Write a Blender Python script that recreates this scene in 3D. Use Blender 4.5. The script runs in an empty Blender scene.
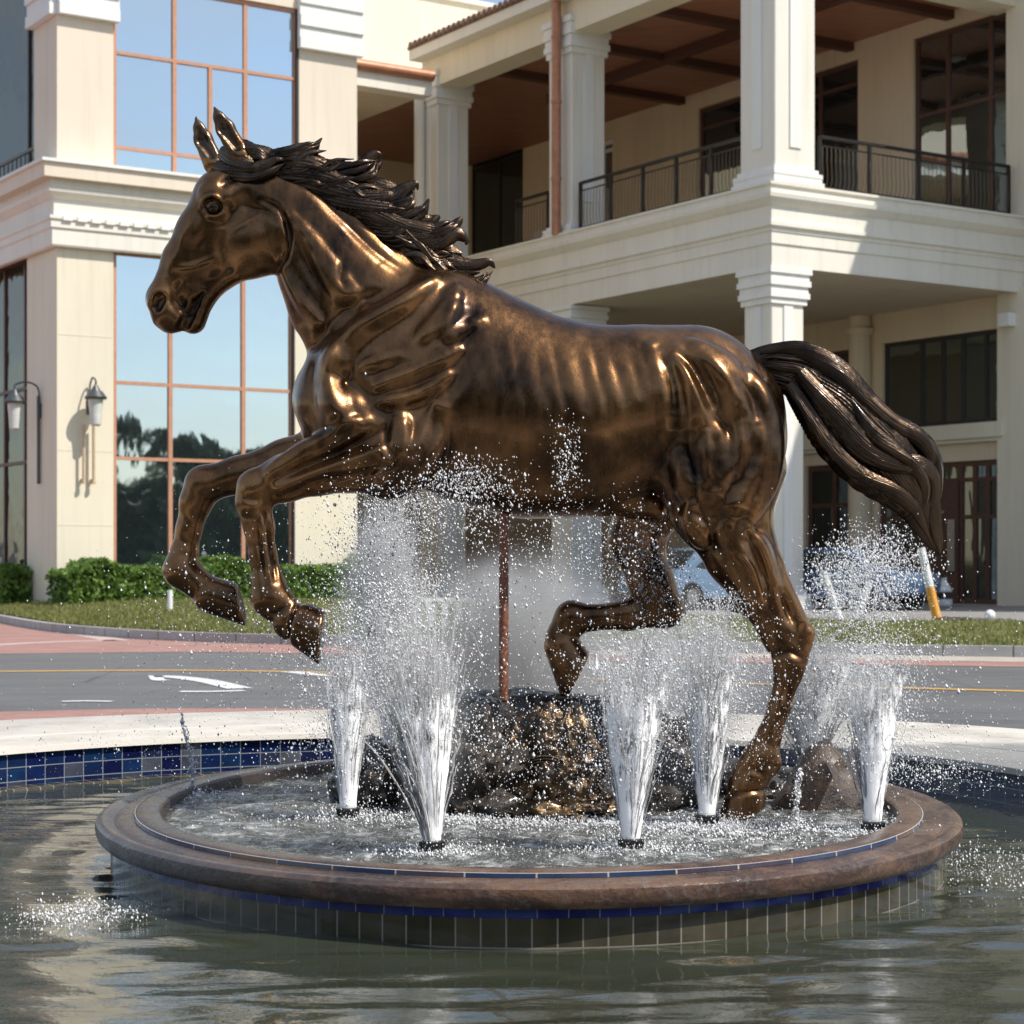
import bpy, bmesh, math, random
import numpy as np
from mathutils import Vector, Matrix, noise as mnoise
scene = bpy.context.scene
C = scene.collection
R = math.radians
M = {}
# ---------------------------------------------------------------- helpers
def tag(o, label=None, cat=None, group=None, kind=None):
    if label: o['label'] = label
    if cat: o['category'] = cat
    if group: o['group'] = group
    if kind: o['kind'] = kind
    return o
def empty(name, loc, rz=0.0):
    o = bpy.data.objects.new(name, None); C.objects.link(o)
    o.location = loc; o.rotation_euler = (0, 0, rz); o.empty_display_size = .1
    return o
def adopt(o, parent):
    """parent o, keeping it where it stands in the world"""
    o.parent = parent
    w = Matrix.Identity(4); p = parent; ch = []
    while p is not None: ch.append(p); p = p.parent
    for p in reversed(ch):
        w = w @ p.matrix_parent_inverse @ Matrix.LocRotScale(p.location, p.rotation_euler, p.scale)
    o.matrix_parent_inverse = w.inverted()
    return o
def bm_obj(name, bm, m, parent=None, loc=(0, 0, 0), rz=0.0, smooth=True, auto=None):
    me = bpy.data.meshes.new(name); bm.to_mesh(me); bm.free()
    for p in me.polygons: p.use_smooth = smooth
    if smooth and auto: me.set_sharp_from_angle(angle=R(auto))
    o = bpy.data.objects.new(name, me); C.objects.link(o)
    o.location = loc; o.rotation_euler = (0, 0, rz)
    me.materials.append(m)
    if parent: adopt(o, parent)
    return o
def uv_ball(r, u=16, v=10, s=(1, 1, 1)):
    bm = bmesh.new(); bmesh.ops.create_uvsphere(bm, u_segments=u, v_segments=v, radius=r)
    bmesh.ops.scale(bm, vec=s, verts=bm.verts); return bm
# ---------------------------------------------------------------- materials
def new_mat(name):
    m = bpy.data.materials.new(name); m.use_nodes = True
    nt = m.node_tree; nt.nodes.clear()
    out = nt.nodes.new('ShaderNodeOutputMaterial')
    return m, nt, out
class NB:
    """tiny node builder"""
    def __init__(s, name):
        s.m, s.nt, s.out = new_mat(name)
        s.geo = None
    def n(s, t, ins=None, **kw):
        nd = s.nt.nodes.new(t)
        for k, v in kw.items(): setattr(nd, k, v)
        if ins:
            for k, v in ins.items():
                sk = nd.inputs[k]
                if hasattr(v, 'is_output') or isinstance(v, bpy.types.NodeSocket): s.nt.links.new(v, sk)
                else: sk.default_value = v
        return nd
    def obj(s): return s.n('ShaderNodeTexCoord').outputs['Object']
    def pos(s): return s.n('ShaderNodeNewGeometry').outputs['Position']
    def map(s, v, scale=(1, 1, 1), rot=(0, 0, 0), loc=(0, 0, 0)):
        return s.n('ShaderNodeMapping', {'Vector': v, 'Scale': scale, 'Rotation': rot, 'Location': loc}).outputs[0]
    def noise(s, v, scale, detail=4, rough=.55, dist=0.0):
        return s.n('ShaderNodeTexNoise', {'Vector': v, 'Scale': scale, 'Detail': detail, 'Roughness': rough, 'Distortion': dist}).outputs['Fac']
    def ramp(s, f, pts, interp='LINEAR'):
        r = s.n('ShaderNodeValToRGB', {'Fac': f}); cr = r.color_ramp; cr.interpolation = interp
        while len(cr.elements) < len(pts): cr.elements.new(.5)
        for e, (p, c) in zip(cr.elements, pts):
            e.position = p
            c = (c, c, c) if isinstance(c, (int, float)) else c
            e.color = (c[0], c[1], c[2], 1)
        return r.outputs['Color']
    def mix(s, f, a, b, mode='MIX'):
        nd = s.n('ShaderNodeMix', data_type='RGBA', blend_type=mode)
        for k, v in ((0, f), (6, a), (7, b)):
            sk = nd.inputs[k]
            if isinstance(v, bpy.types.NodeSocket): s.nt.links.new(v, sk)
            elif k == 0: sk.default_value = v
            else: sk.default_value = (v[0], v[1], v[2], 1)
        return nd.outputs[2]
    def math(s, op, a, b=0.0, c=0.0):
        nd = s.n('ShaderNodeMath', operation=op)
        for i, v in enumerate((a, b, c)):
            if isinstance(v, bpy.types.NodeSocket): s.nt.links.new(v, nd.inputs[i])
            else: nd.inputs[i].default_value = v
        return nd.outputs[0]
    def bump(s, h, strength=.3, dist=.01, normal=None):
        ins = {'Height': h, 'Strength': strength, 'Distance': dist}
        if normal is not None: ins['Normal'] = normal
        return s.n('ShaderNodeBump', ins).outputs[0]
    def pbsdf(s, **kw):
        ins = {}
        for k, v in kw.items():
            k = {'color': 'Base Color', 'rough': 'Roughness', 'metal': 'Metallic', 'normal': 'Normal', 'spec': 'Specular IOR Level', 'ior': 'IOR',
                 'trans': 'Transmission Weight', 'alpha': 'Alpha', 'coat': 'Coat Weight', 'coat_rough': 'Coat Roughness', 'emit': 'Emission Color', 'emit_s': 'Emission Strength'}.get(k, k)
            if k in ('Base Color', 'Emission Color') and not isinstance(v, bpy.types.NodeSocket): v = (v[0], v[1], v[2], 1)
            ins[k] = v
        return s.n('ShaderNodeBsdfPrincipled', ins)
    def done(s, sh):
        s.nt.links.new(sh.outputs[0] if hasattr(sh, 'outputs') else sh, s.out.inputs['Surface']); return s.m
def simple(name, col, rough=.6, metal=0.0, nscale=6.0, var=.12, bump=.0, bscale=60.0, spec=.5):
    b = NB(name); p = b.pos()
    n = b.noise(p, nscale, 5)
    c = b.ramp(n, [(.3, tuple(x * (1 - var) for x in col)), (.7, tuple(min(1, x * (1 + var)) for x in col))])
    kw = dict(color=c, rough=rough, metal=metal, spec=spec)
    if bump: kw['normal'] = b.bump(b.noise(p, bscale, 4), bump, .01)
    return b.done(b.pbsdf(**kw))
def make_bronze(name, dark, lite, rough0, rough1, bmp):
    b = NB(name); p = b.pos()
    n1 = b.noise(p, 2.2, 6, .6, .4); n2 = b.noise(b.map(p, (1, 1, .25)), 14, 6, .65); n3 = b.noise(p, 90, 4, .7)
    f = b.math('ADD', b.math('MULTIPLY', n1, .75), b.math('MULTIPLY', n2, .25))
    pt = b.n('ShaderNodeNewGeometry').outputs['Pointiness']
    worn = b.ramp(pt, [(.46, 0.0), (.54, 1.0)])
    f = b.math('ADD', f, b.math('MULTIPLY', b.math('SUBTRACT', worn, .5), .20))
    c = b.ramp(f, [(.34, dark), (.46, tuple(.35*x+.65*y for x, y in zip(lite, dark))), (.64, lite)])
    c = b.mix(b.ramp(n3, [(.60, 0.0), (.74, .22)]), c, tuple(x * .4 for x in dark))
    r = b.n('ShaderNodeMapRange', {'Value': n2, 'From Min': .3, 'From Max': .7, 'To Min': rough0, 'To Max': rough1}).outputs[0]
    if name == 'bronze_hair': n3 = b.noise(b.map(p, (.22, 1, 1), (0, .35, 0)), 150, 3, .6)
    nrm = b.bump(b.math('ADD', b.noise(p, 45, 5, .6), b.math('MULTIPLY', n3, .4)), bmp, .006)
    M[name] = b.done(b.pbsdf(color=c, metal=.92, rough=r, normal=nrm, coat=.18, coat_rough=.10))
make_bronze('bronze', (.016, .009, .006), (.26, .130, .052), .20, .34, .12)
make_bronze('bronze_dark', (.02, .012, .008), (.06, .035, .02), .2, .3, .1)
make_bronze('bronze_hair', (.018, .012, .009), (.13, .085, .052), .24, .38, .35)
def uvn(b): return b.n('ShaderNodeTexCoord').outputs['UV']
def tile_mat(name, tile_w, tile_h, cols, mortar, msize, rough=.15, bumpy=.2, off=0.0):
    b = NB(name); uv = uvn(b); p = b.pos()
    br = b.n('ShaderNodeTexBrick', {'Vector': uv, 'Scale': 1.0, 'Mortar Size': msize, 'Mortar Smooth': .15, 'Bias': 0.0, 'Brick Width': tile_w, 'Row Height': tile_h,
        'Color1': (0, 0, 0, 1), 'Color2': (1, 1, 1, 1), 'Mortar': (.5, .5, .5, 1)})
    br.offset = off; br.squash = 1.0
    n = b.noise(p, 9, 5, .6)
    base = b.ramp(br.outputs['Color'], [(i / max(1, len(cols) - 1) , c) for i, c in enumerate(cols)])
    base = b.mix(b.ramp(n, [(.35, 0.0), (.75, .55)]), base, tuple(x * .45 for x in cols[0]))
    col = b.mix(br.outputs['Fac'], base, mortar)
    r = b.math('ADD', b.math('MULTIPLY', br.outputs['Fac'], .5), rough)
    h = b.math('ADD', b.math('MULTIPLY', br.outputs['Fac'], -1.0), b.math('MULTIPLY', n, .4))
    M[name] = b.done(b.pbsdf(color=col, rough=r, normal=b.bump(h, bumpy, .004)))
# stone rim: brown-red wet stone with streaks
b = NB('rim_stone'); p = b.pos()
n1 = b.noise(b.map(p, (1, 1, 4)), 2.3, 6, .65, .6); n2 = b.noise(p, 26, 6, .65); n3 = b.noise(p, 5, 4)
c = b.ramp(n1, [(.30, (.03, .022, .02)), (.47, (.085, .048, .034)), (.58, (.15, .085, .05)), (.72, (.13, .11, .10))])
c = b.mix(b.ramp(n2, [(.5, 0.0), (.7, .4)]), c, (.22, .19, .17))
sx = b.n('ShaderNodeSeparateXYZ', {'Vector': p}).outputs['X']
wet = b.ramp(b.math('ADD', b.math('MULTIPLY', sx, -.35), b.math('MULTIPLY', n3, .8)), [(.45, 0.0), (.85, .75)])
c = b.mix(wet, c, (.045, .043, .047))
c = b.mix(b.ramp(b.noise(p, 60, 3), [(.62, 0.0), (.68, .5)]), c, (.03, .022, .02))
r = b.ramp(n3, [(.35, .10), (.65, .34)])
M['rim_stone'] = b.done(b.pbsdf(color=c, rough=r, normal=b.bump(b.math('ADD', n2, b.math('MULTIPLY', n1, 1.5)), .5, .012)))
tile_mat('tile_olive', .098, .115, [(.04, .036, .021), (.06, .052, .030), (.085, .072, .042)], (.22, .20, .17), .0035, .12)
tile_mat('tile_blue_band', .12, .06, [(.008, .012, .10), (.012, .02, .19), (.02, .05, .2)], (.25, .24, .25), .002, .1)
tile_mat('tile_pool', .135, .088, [(.004, .007, .04), (.006, .014, .08), (.007, .03, .09), (.008, .014, .06), (.12, .13, .14)], (.22, .24, .26), .0028, .1)
tile_mat('tile_inlay', .30, .05, [(.02, .04, .10), (.04, .07, .14), (.14, .08, .05)], (.45, .4, .36), .004, .15)
# water
def water_mat(name, deep, foam_amt, s1, s2, strength, rough=.02, anis=(1, 1, 1), ior=1.33):
    b = NB(name); p = b.map(b.pos(), anis)
    a1 = b.noise(p, s1, 5, .55, .8); a2 = b.noise(p, s2, 4, .6, .3)
    h = b.math('ADD', a1, b.math('MULTIPLY', a2, .22))
    nrm = b.bump(h, strength, .06)
    col = deep; rr = rough
    if foam_amt > 0:
        f = b.math('MULTIPLY', b.ramp(b.noise(b.pos(), 7, 8, .75, .5), [(.50, 0.0), (.66, 1.0)]), foam_amt)
        f2 = b.ramp(b.noise(b.pos(), 110, 2, .5), [(.62, 0.0), (.67, .75)])
        f = b.math('MAXIMUM', f, b.math('MULTIPLY', f2, foam_amt))
        col = b.mix(f, deep, (.62, .63, .62)); rr = b.math('ADD', b.math('MULTIPLY', f, .5), rough)
    M[name] = b.done(b.pbsdf(color=col, rough=rr, ior=ior, normal=nrm, spec=.5))
water_mat('pool_water', (.036, .041, .025), 0, 2.6, 13, .14, .004, (.7, 1.6, 1), 2.1)
water_mat('basin_water', (.070, .073, .066), .8, 9, 45, .9, .05)
def foam_normal(b, k=.55):
    a = b.n('ShaderNodeVectorMath', {0: b.n('ShaderNodeNewGeometry').outputs['Normal']}, operation='SCALE'); a.inputs['Scale'].default_value = k
    c = b.n('ShaderNodeVectorMath', {0: a.outputs[0], 1: (0, 0, 1)}, operation='ADD')
    return b.n('ShaderNodeVectorMath', {0: c.outputs[0]}, operation='NORMALIZE').outputs[0]
# foam of turbulent ring meshes
b = NB('foam'); 
df = b.n('ShaderNodeBsdfDiffuse', {'Color': (.94, .945, .95, 1), 'Normal': foam_normal(b)}); tr = b.n('ShaderNodeBsdfTranslucent', {'Color': (.9, .92, .94, 1)})
mx = b.n('ShaderNodeMixShader', {0: .15, 1: df.outputs[0], 2: tr.outputs[0]}); gl = b.n('ShaderNodeBsdfGlossy', {'Color': (1, 1, 1, 1), 'Roughness': .15})
mx2 = b.n('ShaderNodeMixShader', {0: .12, 1: mx.outputs[0], 2: gl.outputs[0]})
M['spray'] = b.done(mx2)
b = NB('jet'); 
df = b.n('ShaderNodeBsdfDiffuse', {'Color': (.94, .945, .95, 1), 'Normal': foam_normal(b, .2)}); tr = b.n('ShaderNodeBsdfTranslucent', {'Color': (.9, .92, .94, 1)})
mx = b.n('ShaderNodeMixShader', {0: .15, 1: df.outputs[0], 2: tr.outputs[0]}); tp = b.n('ShaderNodeBsdfTransparent')
al = b.ramp(b.noise(b.map(b.pos(), (1, 1, .12)), 90, 4, .6), [(.30, .15), (.52, .72)])
zz = b.n('ShaderNodeSeparateXYZ', {'Vector': b.pos()}).outputs['Z']
fz = b.n('ShaderNodeMapRange', {'Value': zz, 'From Min': .25, 'From Max': 1.05, 'To Min': 1.0, 'To Max': .38}).outputs[0]
mx2 = b.n('ShaderNodeMixShader', {0: b.math('MULTIPLY', al, fz), 1: tp.outputs[0], 2: mx.outputs[0]})
M['jet'] = b.done(mx2)
b = NB('jet_core')
mx = b.pbsdf(color=(.97, .975, .98), rough=.6, normal=foam_normal(b, 1.2), spec=.2, **{'Subsurface Weight': 1.0, 'Subsurface Radius': (1, 1, 1), 'Subsurface Scale': .12}); tp = b.n('ShaderNodeBsdfTransparent')
zz = b.n('ShaderNodeSeparateXYZ', {'Vector': b.pos()}).outputs['Z']
nz = b.noise(b.map(b.pos(), (1, 1, .09)), 70, 5, .65); n4 = b.noise(b.pos(), 9, 4, .6)
al = b.math('ADD', b.math('MULTIPLY', zz, -1.35), b.math('ADD', b.math('MULTIPLY', nz, 1.7), b.math('MULTIPLY', b.math('SUBTRACT', n4, .28), 1.2)))
al = b.ramp(al, [(.14, 0.0), (.50, 1.0)])
mx2 = b.n('ShaderNodeMixShader', {0: al, 1: tp.outputs[0], 2: mx.outputs[0]})
M['jet_core'] = b.done(mx2)
# building surfaces
def stucco(name, col, var=.05):
    b = NB(name); p = b.pos()
    n = b.noise(b.map(p, (1, 1, .3)), .8, 6, .6); n2 = b.noise(p, 30, 3)
    c = b.ramp(n, [(.3, tuple(x * (1 - var) for x in col)), (.7, tuple(x * (1 + var) for x in col))])
    st = b.ramp(b.noise(b.map(p, (3, 3, .15)), 1.5, 5, .7), [(.50, 0.0), (.78, .45)])
    c = b.mix(st, c, tuple(x * .72 for x in col))
    M[name] = b.done(b.pbsdf(color=c, rough=.85, normal=b.bump(n2, .15, .01), spec=.25))
stucco('cream', (.76, .69, .54)); stucco('tan', (.74, .645, .52)); stucco('ivory', (.78, .74, .65)); stucco('white_trim', (.80, .785, .74), .03)
stucco('ochre', (.72, .60, .43)); stucco('soffit', (.66, .56, .42))
def glass(name, tint, dark, f=.6, wav=.02):
    b = NB(name); p = b.pos()
    nrm = b.bump(b.noise(b.map(p, (1, 1, .5)), .9, 3, .5, .3), wav, .3)
    g = b.n('ShaderNodeBsdfGlossy', {'Color': (*tint, 1), 'Roughness': .02, 'Normal': nrm}); d = b.n('ShaderNodeBsdfDiffuse', {'Color': (*dark, 1)})
    M[name] = b.done(b.n('ShaderNodeMixShader', {0: f, 1: d.outputs[0], 2: g.outputs[0]}))
glass('glass_sky', (.66, .75, .80), (.04, .055, .06), .74, .014)
glass('glass_dark', (.55, .64, .66), (.02, .022, .022), .22, .03); glass('glass_mid', (.55, .66, .70), (.02, .022, .022), .55, .03)
glass('glass_side', (.5, .5, .46), (.05, .045, .035), .35, .25)
M['copper_frame'] = simple('copper_frame', (.50, .25, .15), .5, 0, 8, .1)
M['copper'] = simple('copper', (.42, .19, .11), .45, .3, 5, .18)
M['dark_frame'] = simple('dark_frame', (.03, .025, .022), .5)
M['brown_frame'] = simple('brown_frame', (.10, .045, .03), .5)
M['black_iron'] = simple('black_iron', (.02, .018, .017), .45, .3)
M['bronze_iron'] = simple('bronze_iron', (.12, .09, .06), .5, .3)
b = NB('wood_ceiling'); p = b.pos()
n = b.noise(b.map(p, (1, 6, 1), (0, 0, .575)), 1.2, 5)
M['wood_ceiling'] = b.done(b.pbsdf(color=b.ramp(n, [(.3, (.30, .13, .08)), (.7, (.44, .21, .13))]), rough=.5))
M['wood_beam'] = simple('wood_beam', (.10, .04, .026), .6)
M['roof_tile'] = simple('roof_tile', (.17, .10, .075), .8, 0, 3, .3, .2)
M['room_dark'] = simple('room_dark', (.05, .042, .034), .9)
M['curtain'] = simple('curtain', (.35, .32, .26), .8)
# ground
b = NB('asphalt'); p = b.pos()
n = b.noise(p, .5, 6, .6); n2 = b.noise(p, 160, 2); n3 = b.noise(b.map(p, (.25, 2.0, 1)), 1.2, 4)
c = b.ramp(n, [(.3, (.105, .105, .107)), (.7, (.14, .138, .134))])
c = b.mix(b.ramp(n3, [(.45, 0.0), (.7, .5)]), c, (.175, .17, .162))
ck = b.n('ShaderNodeTexVoronoi', {'Vector': b.map(p, (.35, .6, 1)), 'Scale': 1.1}, feature='DISTANCE_TO_EDGE').outputs['Distance']
c = b.mix(b.ramp(ck, [(.0, .75), (.006, 0.0)]), c, (.04, .04, .04))
c = b.mix(b.ramp(b.noise(p, 1.7, 4, .7), [(.62, 0.0), (.75, .45)]), c, (.06, .06, .06))
c = b.mix(b.ramp(n2, [(.6, 0.0), (.7, .3)]), c, (.2, .2, .19))
M['asphalt'] = b.done(b.pbsdf(color=c, rough=b.ramp(n, [(.3, .45), (.7, .75)]), normal=b.bump(n2, .4, .01)))
def pav(name, a, c2, mort, w, h, scale=1.0):
    b = NB(name); p = b.pos()
    br = b.n('ShaderNodeTexBrick', {'Vector': b.map(p, (1, 1, 1), (0, 0, .3)), 'Scale': scale, 'Mortar Size': .006, 'Brick Width': w, 'Row Height': h, 'Color1': (*a, 1), 'Color2': (*c2, 1), 'Mortar': (*mort, 1)})
    n = b.noise(p, 1.3, 5)
    c = b.mix(b.ramp(n, [(.35, 0.0), (.75, .4)]), br.outputs['Color'], tuple(x * .6 for x in a))
    M[name] = b.done(b.pbsdf(color=c, rough=.75, normal=b.bump(br.outputs['Fac'], -.3, .01)))
pav('brick_red', (.33, .165, .135), (.40, .22, .18), (.32, .25, .22), .3, .12)
pav('pavement', (.26, .25, .24), (.31, .30, .285), (.18, .17, .16), .6, .3)
b = NB('coping'); p = b.pos(); n = b.noise(p, 2.5, 6, .65)
c = b.ramp(n, [(.3, (.49, .45, .385)), (.7, (.60, .56, .49))]); c = b.mix(b.ramp(b.noise(p, 18, 5, .7), [(.62, 0.0), (.72, .5)]), c, (.36, .32, .27))
vd = b.n('ShaderNodeVectorMath', {0: p, 1: (2.9, 11.3, .1)}, operation='DISTANCE').outputs['Value']
wet = b.ramp(b.math('ADD', vd, b.math('MULTIPLY', n, .9)), [(.35, .75), (.62, 0.0)])
wet = b.n('ShaderNodeMapRange', {'Value': b.math('ADD', vd, b.math('MULTIPLY', n, .8)), 'From Min': 1.2, 'From Max': 1.75, 'To Min': .8, 'To Max': 0.0}).outputs[0]
c = b.mix(wet, c, (.20, .20, .195))
M['coping'] = b.done(b.pbsdf(color=c, rough=b.ramp(n, [(.35, .35), (.6, .8)]), normal=b.bump(b.noise(p, 60, 4), .15, .01)))
b = NB('kerb'); uv = uvn(b); p = b.pos()
br = b.n('ShaderNodeTexBrick', {'Vector': uv, 'Scale': 1.0, 'Mortar Size': .012, 'Brick Width': .9, 'Row Height': 5.0, 'Color1': (.38, .375, .365, 1), 'Color2': (.48, .47, .45, 1), 'Mortar': (.10, .095, .09, 1)}); br.offset = 0
c = b.mix(b.ramp(b.noise(p, 4, 6, .7), [(.4, 0.0), (.75, .5)]), br.outputs['Color'], (.2, .19, .17))
M['kerb'] = b.done(b.pbsdf(color=c, rough=.8, normal=b.bump(b.noise(p, 40, 4), .3, .01)))
M['gutter'] = simple('gutter', (.42, .37, .31), .8, 0, 2, .15, .2)
b = NB('lawn'); p = b.pos(); n = b.noise(p, .6, 7, .7); n2 = b.noise(p, 25, 4, .7)
c = b.ramp(n, [(.3, (.11, .13, .035)), (.5, (.16, .165, .055)), (.72, (.28, .23, .11))])
c = b.mix(b.ramp(n2, [(.45, 0.0), (.7, .5)]), c, (.045, .07, .015))
M['lawn'] = b.done(b.pbsdf(color=c, rough=.9, normal=b.bump(n2, .8, .05), spec=.2))
def leafm(name, a, c2, tr=.3):
    b = NB(name); p = b.pos()
    rnd = b.n('ShaderNodeNewGeometry').outputs['Random Per Island']
    c = b.ramp(rnd, [(0.0, a), (.6, c2), (1.0, tuple(min(1, x * 1.5) for x in c2))])
    pr = b.pbsdf(color=c, rough=.5, spec=.35); t = b.n('ShaderNodeBsdfTranslucent', {'Color': c})
    M[name] = b.done(b.n('ShaderNodeMixShader', {0: tr, 1: pr.outputs[0], 2: t.outputs[0]}))
leafm('leaf', (.05, .10, .02), (.17, .27, .055)); leafm('grass_blade', (.12, .14, .035), (.22, .22, .07)); leafm('palm_leaf', (.02, .035, .01), (.05, .075, .02), .1)
M['trunk'] = simple('trunk', (.12, .09, .06), .9)
M['paint_white'] = simple('paint_white', (.62, .62, .60), .7, 0, 8, .15)
M['paint_yellow'] = simple('paint_yellow', (.62, .36, .08), .7, 0, 8, .15)
M['paint_pale'] = simple('paint_pale', (.50, .38, .34), .8, 0, 5, .15)
M['white_plastic'] = simple('white_plastic', (.75, .75, .74), .4)
M['orange_paint'] = simple('orange_paint', (.75, .35, .05), .5)
M['lamp_metal'] = simple('lamp_metal', (.10, .105, .11), .4, .5)
M['lamp_glass'] = simple('lamp_glass', (.62, .63, .58), .25)
M['stick_tan'] = simple('stick_tan', (.55, .42, .28), .5, .2)
M['red_petal'] = simple('red_petal', (.7, .08, .03), .6)
M['black_plastic'] = simple('black_plastic', (.012, .012, .013), .35)
b = NB('rust'); p = b.pos(); n = b.noise(p, 60, 6, .7)
M['rust'] = b.done(b.pbsdf(color=b.ramp(n, [(.35, (.10, .035, .02)), (.55, (.26, .09, .045)), (.72, (.42, .22, .14))]), rough=.55, normal=b.bump(n, .6, .006)))
b = NB('rock'); p = b.pos(); n = b.noise(p, 5, 8, .7, .5); n2 = b.noise(p, 30, 6, .7)
c = b.ramp(n, [(.3, (.016, .013, .011)), (.55, (.055, .042, .030)), (.72, (.12, .085, .05))])
M['rock'] = b.done(b.pbsdf(color=c, rough=b.ramp(n2, [(.3, .15), (.7, .45)]), normal=b.bump(b.math('ADD', n, b.math('MULTIPLY', n2, .5)), .9, .04), metal=0.0, coat=.5, coat_rough=.12))
b = NB('rock_gold'); p = b.pos(); n = b.noise(p, 6, 8, .7, .6); n2 = b.noise(p, 30, 6, .7)
c = b.ramp(n, [(.36, (.012, .009, .007)), (.52, (.09, .055, .025)), (.66, (.36, .23, .10))])
M['rock_gold'] = b.done(b.pbsdf(color=c, rough=b.ramp(n2, [(.3, .18), (.7, .4)]), normal=b.bump(b.math('ADD', n, b.math('MULTIPLY', n2, .3)), .5, .02), metal=.85, coat=.5, coat_rough=.12))
M['car_navy'] = simple('car_navy', (.10, .17, .28), .2, .3); M['car_blue'] = simple('car_blue', (.22, .32, .45), .2, .3); M['car_white'] = simple('car_white', (.62, .66, .70), .2)
M['rubber'] = simple('rubber', (.02, .02, .02), .8); M['steel'] = simple('steel', (.5, .5, .5), .3, .9)
# mist
def mist_mat(name, dens):
    m, nt_, out = new_mat(name); nd = nt_.nodes; ln = nt_.links
    tc = nd.new('ShaderNodeTexCoord'); geo = nd.new('ShaderNodeNewGeometry')
    # radial fall-off in the object's own unit sphere
    ln_ = nd.new('ShaderNodeVectorMath'); ln_.operation = 'LENGTH'; ln.new(tc.outputs['Object'], ln_.inputs[0])
    mr = nd.new('ShaderNodeMapRange'); mr.interpolation_type = 'SMOOTHERSTEP'; mr.inputs['From Min'].default_value = 1.0; mr.inputs['From Max'].default_value = .15
    ln.new(ln_.outputs['Value'], mr.inputs['Value'])
    nz = nd.new('ShaderNodeTexNoise'); nz.inputs['Scale'].default_value = 3.2; nz.inputs['Detail'].default_value = 4; nz.inputs['Roughness'].default_value = .65
    mp = nd.new('ShaderNodeMapping'); mp.inputs['Scale'].default_value = (1, 1, .5); ln.new(geo.outputs['Position'], mp.inputs[0]); ln.new(mp.outputs[0], nz.inputs['Vector'])
    r2 = nd.new('ShaderNodeMapRange'); r2.inputs['From Min'].default_value = .38; r2.inputs['From Max'].default_value = .68; r2.inputs['To Min'].default_value = .15; r2.inputs['To Max'].default_value = 1.4
    ln.new(nz.outputs['Fac'], r2.inputs['Value'])
    m1 = nd.new('ShaderNodeMath'); m1.operation = 'MULTIPLY'; ln.new(mr.outputs[0], m1.inputs[0]); ln.new(r2.outputs[0], m1.inputs[1])
    m2 = nd.new('ShaderNodeMath'); m2.operation = 'MULTIPLY'; ln.new(m1.outputs[0], m2.inputs[0]); m2.inputs[1].default_value = dens
    pv = nd.new('ShaderNodeVolumePrincipled'); pv.inputs['Color'].default_value = (1, 1, 1, 1); pv.inputs['Anisotropy'].default_value = -0.25
    ln.new(m2.outputs[0], pv.inputs['Density']); ln.new(pv.outputs[0], out.inputs['Volume'])
    M[name] = m
mist_mat('mist', 2.6); mist_mat('mist_dense', 6.0); mist_mat('mist_core', 11.0)

b = NB('rock_brown'); p = b.pos(); n = b.noise(p, 6, 8, .7, .6); n2 = b.noise(p, 30, 6, .7)
c = b.ramp(n, [(.35, (.012, .009, .007)), (.5, (.05, .031, .02)), (.68, (.12, .08, .048))])
M['rock_brown'] = b.done(b.pbsdf(color=c, rough=b.ramp(n2, [(.3, .2), (.7, .5)]), normal=b.bump(b.math('ADD', n, b.math('MULTIPLY', n2, .5)), .7, .03), coat=.15, coat_rough=.3))
# ---------------------------------------------------------------- bronze horse
HU = 9.5 / 1950.0          # metres per sculpting unit
HY = 9.5                   # distance of the statue from the photographer
def hs(px, py, y=0.0):
    """reference drawing coordinates -> sculpting units at depth y"""
    k = 1.0 + y * HU / HY
    return (512 + (px - 512) * k, 562 + (py - 562) * k)
def h2w(x, z, y):
    return Vector(((x - 512) * HU, HY + y * HU, 1.25 - (z - 562) * HU))

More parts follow.
